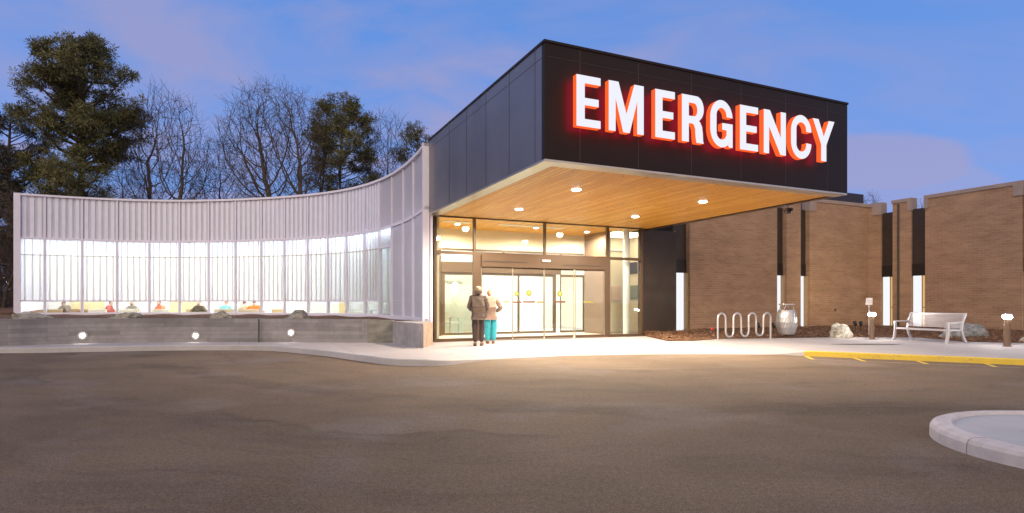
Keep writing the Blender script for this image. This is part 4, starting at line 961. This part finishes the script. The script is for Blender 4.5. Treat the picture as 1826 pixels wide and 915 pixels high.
def stand(turn=0.0, lean=0.0, bend=(.5,.5), feet=.10):
    J = dict(pelvis=(lean*.4,0,.95), waist=(lean*.6,.0,1.12), chest=(lean,.01,1.34), neck=(lean*1.2,.02,1.50), head=(lean*1.5,.04,1.615), crown=(lean*1.6,.025,1.68),
      chin=(lean*1.5+turn*.05,.105,1.57), nose=(lean*1.5+turn*.06,.135,1.61),
      shL=(-.185+lean,0,1.40), elL=(-.262+lean,.02-bend[0]*.02,1.12), wrL=(-.17+lean,.20*bend[0],1.03), haL=(-.10+lean,.24*bend[0],1.03),
      shR=(.185+lean,0,1.40), elR=(.262+lean,.02-bend[1]*.02,1.12), wrR=(.17+lean,.20*bend[1],1.03), haR=(.10+lean,.24*bend[1],1.03),
      hipL=(-.095,0,.88), knL=(-.105,.02,.48), anL=(-feet,0,.09), toL=(-feet-.02,.15,.045), hipR=(.095,0,.88), knR=(.105,.02,.48), anR=(feet,0,.09), toR=(feet+.02,.15,.045))
    return J
brownj = principled('puffer_brown', (.115,.080,.060), .5, var=.3, vscale=9, bump=.3, bscale=30)
tanj = principled('jacket_tan', (.30,.205,.155), .6, var=.2, vscale=8, bump=.25, bscale=25)
J = stand(0, 0, (1,1), .09); J['anRt'] = (.09,0,.10); J['anLt'] = (-.09,0,.10)
hA = dict(a=((0,.02,1.60),(.096,.10)), b=((0,.01,1.69),(.088,.092)), c=((0,.02,1.735),(.05,.05)))
pA = person(G(853,617.0), R(3), 'person in a brown hooded puffer jacket and dark trousers, back turned, at the glass doors', J, brownj, principled('trousers_dark', (.050,.036,.036), .8, var=.2, vscale=8), hA,
       flat('hair_blonde', (.50,.36,.22), .7, .25), flat('shoe_brown', (.16,.09,.06), .7, .3), hood=(dict(a=((0,-.09,1.50),(.10,.07)), b=((0,-.115,1.56),(.135,.085)), c=((0,-.075,1.63),(.105,.06))), principled('hood_fur', (.11,.080,.060), .9, var=.4, vscale=25)))
J = stand(-1, -.02, (.6,1.25), .085); J['elR'] = (.34,-.03,1.12); J['wrR'] = (.20,.14,1.0); J['anRt'] = (.085,0,.08); J['anLt'] = (-.085,0,.08)
hB = dict(a=((-.03,.03,1.60),(.088,.095)), b=((-.035,.01,1.68),(.080,.085)), c=((-.03,-.03,1.56),(.065,.05)), d=((-.02,-.05,1.50),(.04,.03)))
pB = person(G(875,613.0), R(12), 'person in turquoise trousers and a tan jacket leaning towards the one in brown', J, tanj, principled('trousers_teal', (.045,.42,.50), .75, var=.2, vscale=9, bump=.3, bscale=14), hB,
       flat('hair_ginger', (.48,.22,.09), .7, .3), flat('shoe_tan', (.22,.13,.09), .7, .3), puffer=True, extra=dict(tw=.092), H=.975)
def seated():
    return dict(pelvis=(0,0,.50), waist=(0,.0,.66), chest=(0,.04,.88), neck=(0,.06,1.03), head=(0,.09,1.14), crown=(0,.075,1.21), chin=(0,.155,1.10), nose=(0,.185,1.135),
      shL=(-.17,.03,.95), elL=(-.36,.10,.72), wrL=(-.16,.33,.72), haL=(-.10,.38,.72), shR=(.17,.03,.95), elR=(.36,.10,.72), wrR=(.16,.33,.72), haR=(.10,.38,.72),
      hipL=(-.09,.06,.50), knL=(-.12,.46,.50), anL=(-.12,.44,.09), toL=(-.13,.58,.045), hipR=(.09,.06,.50), knR=(.12,.46,.50), anR=(.12,.44,.09), toR=(.13,.58,.045))
def chair(loc, rz, label, colr, wide=.6):
    c = empty('chair', tuple(loc), rz); tag(c, label, 'chair', 'waiting room chairs behind the strip window')
    mt = flat('chair_%s' % colr, {'tan': (.62,.50,.34), 'cream': (.78,.70,.55), 'wood': (.52,.36,.18)}[colr], .6, .05); h = wide/2
    m = MB(); m.box(-h,h,-.25,.28,.36,.46, mt); m.build('seat', c, bevel=.02); m = MB(); m.box(-h,h,-.30,-.23,.40,.92, mt); m.build('backrest', c, bevel=.02)
    for x in (-h+.03,h-.03):
        m = MB(); m.box(x-.02,x+.02,-.27,.26,.0,.03, M['silver']); m.box(x-.02,x+.02,-.27,-.23,.03,.36, M['silver']); m.box(x-.02,x+.02,.22,.26,.03,.36, M['silver']); m.build('leg_frame', c)
    return c
def inside(px, off):     # a spot inside the pavilion seen at a pixel column
    k = (px-CX)/FPX; best = min(((abs(cpt(s, off)[0]-k*cpt(s, off)[1]), s) for s in np.linspace(0, STOT, 700))); x, y = cpt(best[1], off); return Vector((x, y, WALK+.02))
gpz = 'people seated in the waiting room'
seats = [ # px, offset, facing, jacket colour, hair colour, label
 (117,-1.2,R(95),(.16,.115,.085),(.10,.06,.04),'person in grey brown seated sideways at the second window bay from the left'),
 (193,-1.6,R(-70),(.33,.06,.05),(.16,.05,.03),'person in dark red leaning forward in the third window bay from the left'),
 (237,-1.3,R(180),(.36,.32,.27),(.40,.34,.26),'person in pale grey hunched in the fourth window bay from the left'),
 (287,-1.1,R(150),(.85,.17,.07),(.35,.06,.04),'person in bright orange red jacket in the fifth window bay from the left'),
 (356,-1.2,R(175),(.13,.095,.06),(.07,.035,.02),'dark haired person in an olive brown jacket facing the window'),
 (402,-1.4,R(0),(.25,.55,.55),(.60,.14,.05),'red haired person in a pale teal top above the pointed boulder'),
 (437,-1.4,R(60),(.55,.42,.28),(.07,.03,.02),'dark haired person in beige beside the one in orange'),
 (453,-1.1,R(20),(.90,.20,.03),(.09,.03,.02),'person in a bright orange jacket seated beside the one in beige')]
for px, off, rz, jc, hc, lb in seats:
    loc = inside(px, off)+Vector((0,0,-.14)); J = seated()
    hr = dict(a=((0,.075,1.15),(.088,.092)), b=((0,.06,1.21),(.082,.086)), c=((0,.02,1.12),(.06,.05)))
    k = len(M); person(loc, rz, lb, J, flat('top_%d' % px, jc, .8, .2), flat('slacks', (.06,.06,.09), .8, .1), hr, flat('hair_%d' % px, hc, .7, .2), flat('shoe_brown', (.16,.09,.06)), puffer=px in (117,287,453), group=gpz, H=1.2, legs=False)
for px, off, rz, cl, wd_, lb in [(100,-.9,R(20),'wood',.7,'wooden backed chair at the second window bay from the left'),(232,-.8,R(0),'cream',1.1,'wide cream seat in front of the pale grey person'),(290,-.7,R(0),'cream',1.0,'cream seat in front of the person in orange red'),
      (347,-1.9,R(0),'wood',.6,'wooden chair behind the dark haired person in olive brown'),(405,-.8,R(0),'tan',1.0,'tan seat in front of the red haired person'),(446,-.7,R(0),'tan',1.2,'tan seat in front of the person in the orange jacket'),(495,-1.5,R(30),'wood',.6,'empty wooden chair right of the seated people'),
      (180,-.9,R(0),'cream',.9,'cream seat in front of the person in dark red'),(665,-2.0,R(40),'wood',.5,'empty wooden chair by the tall clear window')]:
    chair(inside(px, off), rz, lb, cl, wd_)
# chair in the lobby behind the inner doors
lc = empty('lobby_chair', tuple(W(u_at(803,12.2), 12.2, .012)), ANG+R(30)); tag(lc, 'metal framed armchair inside the lobby left of the doors', 'chair')
m = MB(); m.tube([(-.25,-.2,0),(-.25,-.2,.62),(-.25,.2,.66),(-.25,.25,0)], .018, flat('chair_metal', (.25,.20,.14), .4), 8); m.build('side_frame', lc)
m = MB(); m.tube([(.25,-.2,0),(.25,-.2,.62),(.25,.2,.66),(.25,.25,0)], .018, M['chair_metal'], 8); m.build('side_frame', lc)
m = MB(); m.box(-.23,.23,-.24,.24,.42,.48, flat('chair_pad', (.55,.50,.38))); m.build('seat', lc, bevel=.01); m = MB(); m.box(-.23,.23,.23,.28,.50,.88, M['chair_pad']); m.build('backrest', lc, bevel=.01)
pl = empty('pendant_lamp', tuple(W(u_at(811,12.4), 12.4, 3.0))); tag(pl, 'white oblong pendant lamp hanging in the lobby', 'pendant lamp')
m = MB(); m.tube([(0,0,-.9),(0,0,.0)], .006, M['silver'], 6); m.build('cord', pl); m = MB(); m.lathe([(.02,-1.42),(.10,-1.38),(.13,-1.2),(.12,-1.0),(.03,-.9)], emit('pendant_glow', (1,.98,.95), 3), 18); m.build('shade', pl)
# ------------------------------------------------------------------ trees
def frust(mb_v, mb_f, p0, p1, r0, r1, n):
    d_ = p1-p0
    if d_.length < 1e-5: return
    d_.normalize(); x = d_.orthogonal().normalized(); y = d_.cross(x); b = len(mb_v)
    for p, r in ((p0, r0), (p1, r1)):
        for k in range(n):
            a = 6.2832*k/n; mb_v.append(tuple(p+x*(math.cos(a)*r)+y*(math.sin(a)*r)))
    for k in range(n): mb_f.append((b+k, b+(k+1)%n, b+n+(k+1)%n, b+n+k))
def mesh_obj(name, v, f, mat, parent, smooth=True):
    me = bpy.data.meshes.new(name); me.from_pydata(v, [], f); me.materials.append(mat)
    me.polygons.foreach_set('use_smooth', [smooth]*len(f)); o = bpy.data.objects.new(name, me); COL.objects.link(o); o.parent = parent; return o
def bare_tree(loc, H, halfw, seed, label, stems=1, base_h=.30, trunk_r=None, npts=900, group='bare winter trees behind the pavilion', dx=0.0, peak=.75):
    """branches grow towards points scattered through the crown (space colonisation)"""
    rg = np.random.RandomState(seed); t_ = empty('bare_tree', tuple(loc)); tag(t_, label, 'tree', group)
    z0 = H*base_h; P = []; npts = int(npts*2.6); halfw *= 1.18
    while len(P) < npts:
        q = rg.uniform(-1, 1, 3); hz = (q[2]+1)/2
        wr = max(0, math.sin(math.pi*hz**peak))**.45 if 0 < hz < 1 else 0
        if q[0]**2+q[1]**2 <= wr*wr and q[0]**2+q[1]**2 > .02: P.append((q[0]*halfw+dx, q[1]*halfw*.85, z0+hz*(H-z0)))
    P = np.array(P); step = H*.0155; kill = step*1.5; infl = H*.34
    nodes = []; par = []
    for k in range(stems):
        d_ = np.array([(k-(stems-1)/2)*.22+rg.normal()*.03, rg.normal()*.05, 1.0]); d_ /= np.linalg.norm(d_); last = -1
        p = np.array([(k-(stems-1)/2)*.25, 0, -.3])
        while p[2] < z0+H*.10:
            nodes.append(p.copy()); par.append(last); last = len(nodes)-1; p = p+d_*step+rg.normal(size=3)*step*.07
    alive = np.ones(len(P), bool); N_ = np.array(nodes)
    near = np.argmin(((P[:,None]-N_[None])**2).sum(2), 1); nd = np.sqrt(((P-N_[near])**2).sum(1))
    for it in range(120):
        act = alive & (nd < infl)
        if not act.any(): break
        acc = {}
        for i in np.nonzero(act)[0]:
            v = P[i]-nodes[near[i]]; acc.setdefault(near[i], []).append(v/np.linalg.norm(v))
        new0 = len(nodes)
        for j, vs in acc.items():
            v = np.sum(vs, 0)+np.array([0, 0, .03])*len(vs)+rg.normal(size=3)*.12*len(vs)
            if par[j] >= 0: pv = nodes[j]-nodes[par[j]]; v = v/np.linalg.norm(v)+.40*pv/np.linalg.norm(pv)
            v /= np.linalg.norm(v); nodes.append(nodes[j]+v*step); par.append(j)
        M_ = np.array(nodes[new0:]); D = np.sqrt(((P[:,None]-M_[None])**2).sum(2)); k = D.argmin(1); dm = D[np.arange(len(P)), k]
        upd = dm < nd; near[upd] = new0+k[upd]; nd[upd] = dm[upd]; alive &= nd > kill
    n_ = len(nodes); leaves = np.zeros(n_); kids = np.zeros(n_, int)
    for i in range(n_-1, -1, -1):
        if kids[i] == 0: leaves[i] = 1
        if par[i] >= 0: leaves[par[i]] += leaves[i]; kids[par[i]] += 1
    r0 = trunk_r or H*.016; rad = r0*(leaves/leaves.max())**.52; rad = np.maximum(rad, .012)
    tv, tf, cv_, cf_ = [], [], [], []
    for i in range(n_):
        j = par[i]
        if j < 0: continue
        rj = min(rad[j], rad[i]*1.5)
        if rad[i] > .045: frust(tv, tf, Vector(nodes[j]), Vector(nodes[i]), rj, rad[i], 7)
        else: frust(cv_, cf_, Vector(nodes[j]), Vector(nodes[i]), min(rj, .06), rad[i], 3)
        if rad[i] < .045 and rg.rand() < (.9 if kids[i] == 0 else .45):
            base_d = nodes[i]-nodes[j]; base_d = base_d/np.linalg.norm(base_d)
            for _ in range(1 if kids[i] else 3):
                d_ = base_d+rg.normal(size=3)*.50+np.array([0,0,.25]); d_ /= np.linalg.norm(d_); L = H*rg.uniform(.025,.055)
                q1 = nodes[i]+d_*L; frust(cv_, cf_, Vector(nodes[i]), Vector(q1), .010, .008, 3)
                d2 = d_+rg.normal(size=3)*.4+np.array([0,0,.2]); q2 = q1+d2/np.linalg.norm(d2)*L*.7; frust(cv_, cf_, Vector(q1), Vector(q2), .008, .006, 3)
    mesh_obj('trunk', tv, tf, M['bark_grey'], t_); mesh_obj('crown', cv_, cf_, M['twig'], t_)
    return t_
def pine(loc, H, env, seed, label, mat, cat='pine tree', trunk_r=.30, nl=70, lean=0.0, group='pine trees behind the pavilion', tuft=1.0, droop=0.0, base=.35, dens=1.0):
    # env: list of (height fraction, reach to the left, reach to the right) in metres
    rg = random.Random(seed); t_ = empty('pine_tree', tuple(loc)); tag(t_, label, cat, group)
    tv, tf = [], []; fv, ff = [], []
    hs = [e[0] for e in env]; el = [e[1] for e in env]; er = [e[2] for e in env]
    def axis(h): return Vector((lean*h*H+.25*math.sin(h*5+seed), .1*math.sin(h*4), h*H))
    n = 14
    for k in range(n): frust(tv, tf, axis(k/n), axis((k+1)/n), trunk_r*(1-.85*k/n), trunk_r*(1-.85*(k+1)/n), 9)
    def blades(c, r, nb):
        for _ in range(nb):
            d_ = Vector((rg.gauss(0,1), rg.gauss(0,1), rg.gauss(.25,.9))).normalized(); s_ = c+d_*r*rg.uniform(.05,.55); e = s_+d_*r*rg.uniform(.35,.6)
            x = d_.orthogonal().normalized(); x.rotate(Matrix.Rotation(rg.random()*6.28, 3, d_)); w_ = x*r*rg.uniform(.035,.065); b = len(fv)
            fv.extend([tuple(s_-w_*.5), tuple(s_+w_*.5), tuple(e+w_), tuple(e-w_)]); ff.append((b,b+1,b+2,b+3))
    for i in range(nl):
        h = hs[0]+(hs[-1]-hs[0])*((i+rg.random())/nl)**.62; a = rg.random()*6.283; ca, sa = math.cos(a), math.sin(a)
        rl, rr_2 = float(np.interp(h, hs, el)), float(np.interp(h, hs, er)); reach = rr_2*(1+ca)/2+rl*(1-ca)/2
        rad = reach*rg.uniform(.62,1.05); bh = max(base*.8, h-.03-.10*rad/max(1,H*.2)*rg.uniform(.3,1)+droop)
        p0 = axis(bh); p3 = axis(h); tip = Vector((p3.x+ca*rad, p3.y+sa*rad, h*H)); mid = p0.lerp(tip, .5)+Vector((rg.gauss(0,.2), rg.gauss(0,.2), -.05*rad+rg.gauss(0,.15)))
        r_b = .03+.02*rad*trunk_r*2
        frust(tv, tf, p0, mid, r_b, r_b*.7, 5); frust(tv, tf, mid, tip, r_b*.7, .02, 5)
        for c_ in range(1+int(rad > 1.6)+int(rad > 3)):
            s0 = 1.0-c_*.24-rg.random()*.08; q = (p0.lerp(mid, s0*2) if s0 < .5 else mid.lerp(tip, s0*2-1))
            cc = q+Vector((rg.gauss(0,.35), rg.gauss(0,.35), rg.uniform(.05,.35)))*(1 if c_ else .3); cr = rg.uniform(.55,.95)
            for k in range(int(11*cr*dens)):
                o_ = Vector((rg.gauss(0,1), rg.gauss(0,1), rg.gauss(0,1))).normalized()*cr*rg.uniform(.35,1.0); o_.z *= .72
                e = cc+o_; frust(tv, tf, q, e, .020, .009, 3); blades(e, rg.uniform(.36,.50)*tuft, 34)
    mesh_obj('trunk', tv, tf, M['bark'], t_); mesh_obj('crown', fv, ff, mat, t_, False)
    return t_
def hY(py, Y): return (540-py)/FPX*Y+CAMZ
YP = 42.0
pine(at(142,YP), (540-72)/FPX*YP+CAMZ, [(.46,1.2,1.6),(.52,4.2,2.4),(.60,4.4,2.8),(.68,4.8,3.2),(.76,5.2,4.0),(.82,5.0,4.4),(.88,4.2,3.4),(.94,3.1,2.6),(1.0,.9,1.0)], 4, 'tallest broad pine with olive green crown at the left end of the pavilion', M['needles'], nl=92, trunk_r=.42, tuft=1.05)
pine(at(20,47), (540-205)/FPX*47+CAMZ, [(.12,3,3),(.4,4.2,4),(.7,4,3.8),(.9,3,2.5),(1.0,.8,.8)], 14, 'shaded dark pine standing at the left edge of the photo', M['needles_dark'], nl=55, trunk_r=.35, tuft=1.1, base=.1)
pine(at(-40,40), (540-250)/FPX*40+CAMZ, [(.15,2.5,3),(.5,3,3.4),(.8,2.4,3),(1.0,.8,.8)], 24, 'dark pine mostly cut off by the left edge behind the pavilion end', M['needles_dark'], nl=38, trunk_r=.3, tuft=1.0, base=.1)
pine(at(118,38), hY(292,38), [(.5,2.6,2.2),(.75,2.4,2.6),(.92,1.6,2.0),(1.0,.5,.5)], 61, 'low olive pine just over the pavilion roof, below the tallest pine', M['needles'], nl=30, trunk_r=.16, tuft=.95)
Y3 = 46.0
pine(at(612,Y3), (540-178)/FPX*Y3+CAMZ, [(.42,.4,2.6),(.52,.8,2.8),(.62,1.0,2.9),(.72,2.2,3.0),(.82,2.5,2.6),(.92,2.2,1.8),(.97,2.0,.9),(1.0,1.0,.4)], 33, 'middle pine with an open dark crown above the pavilion roof', M['needles'], nl=62, trunk_r=.20, tuft=.95)
pine(at(548,Y3+2), (540-183)/FPX*(Y3+2)+CAMZ, [(.42,.9,1.2),(.5,1.3,1.2),(.6,1.0,.7),(.75,.5,.6),(.85,.8,1.2),(.95,.8,1.4),(1.0,.6,.7)], 42, 'slender leaning pine with sparse tufts left of the middle pine', M['needles'], nl=30, trunk_r=.17, lean=.09, tuft=.85)
pine(at(748,50), (540-232)/FPX*50+CAMZ, [(.55,2.0,1.2),(.72,2.4,2.0),(.86,1.7,1.8),(.95,1.2,1.6),(1.0,.4,1.0)], 51, 'rightmost pine peeking over the pavilion beside the canopy', M['needles'], nl=34, trunk_r=.22, tuft=.95)
bare_tree(at(297,44), hY(163,44), 2.7, 3, 'bare oval tree right of the tallest pine', 2, .40, .20, 1100, peak=.8)
bare_tree(at(216,50), hY(268,50), 2.2, 8, 'low bare tree tucked under the right side of the tallest pine', 1, .4, .13, 500)
bare_tree(at(392,48), hY(240,48), 2.2, 12, 'short bare tree between the oval tree and the large spreading tree', 1, .42, .12, 600)
bare_tree(at(512,43), hY(155,43), 3.3, 21, 'large bare spreading tree, tallest of the leafless trees', 2, .42, .26, 1500, dx=-.9, peak=1.15)
bare_tree(at(575,50), hY(250,50), 1.9, 27, 'low bare tree behind the slender leaning pine', 1, .42, .13, 500)
bare_tree(at(692,48), hY(203,48), 1.9, 31, 'fine-twigged bare tree between the middle and rightmost pines', 1, .42, .13, 900)
bare_tree(at(0,36), hY(330,36), 2.4, 45, 'bare tree low at the left edge in front of the dark pines', 2, .15, .12, 600)
bare_tree(at(-30,40), hY(400,40), 2.2, 46, 'brushy bare shrub at the far left edge on the bank', 3, .05, .08, 500)
bare_tree(at(18,40), hY(420,40), 1.6, 47, 'brushy bare shrub close beside the left end of the pavilion', 3, .05, .07, 400)
bare_tree(at(1546,48), hY(345,48), 1.2, 52, 'tiny bare treetop showing above the brick wing', 1, .5, .10, 250, group='treetops over the brick wing')
bare_tree(at(1637,60), hY(356,60), 1.2, 53, 'bare treetop barely showing behind the brick pier', 1, .5, .10, 200, group='treetops over the brick wing')
# far woods behind the left gap
wv, wf_ = [], []; rg = random.Random(77)
for k in range(9000):
    x = -95+rg.random()*70; y = 70+rg.random()*18; z = rg.random()**.8*(9+3*math.sin(x*.4)); d_ = Vector((rg.gauss(0,1),rg.gauss(0,1),rg.gauss(0,1))).normalized()*.45; e = Vector((rg.gauss(0,1),rg.gauss(0,1),rg.gauss(0,1))).normalized()*.3
    b = len(wv); c = Vector((x,y,z+2)); wv += [tuple(c), tuple(c+d_), tuple(c+e)]; wf_.append((b,b+1,b+2))
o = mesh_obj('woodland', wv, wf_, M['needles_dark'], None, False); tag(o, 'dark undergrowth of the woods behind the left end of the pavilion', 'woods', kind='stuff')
# distant lamps in the trees
for px, py, Y, lb in ((3,497,60,'distant street lamp at the very left edge, upper of the two'),(14,506,62,'distant street lamp nearest the pavilion end, lower of the two')):
    zt = CAMZ+(540-py)/FPX*Y; l = empty('street_lamp', tuple(at(px, Y, 0))); tag(l, lb, 'street lamp', 'distant street lamps')
    m = MB(); m.tube([(0,0,0),(0,0,zt)], .07, M['frame'], 8); m.build('pole', l); m = MB(); m.lathe([(.05,zt-.02),(.2,zt+.1),(.2,zt+.3),(.05,zt+.42)], M['lamp'], 14); m.build('lamp_head', l)
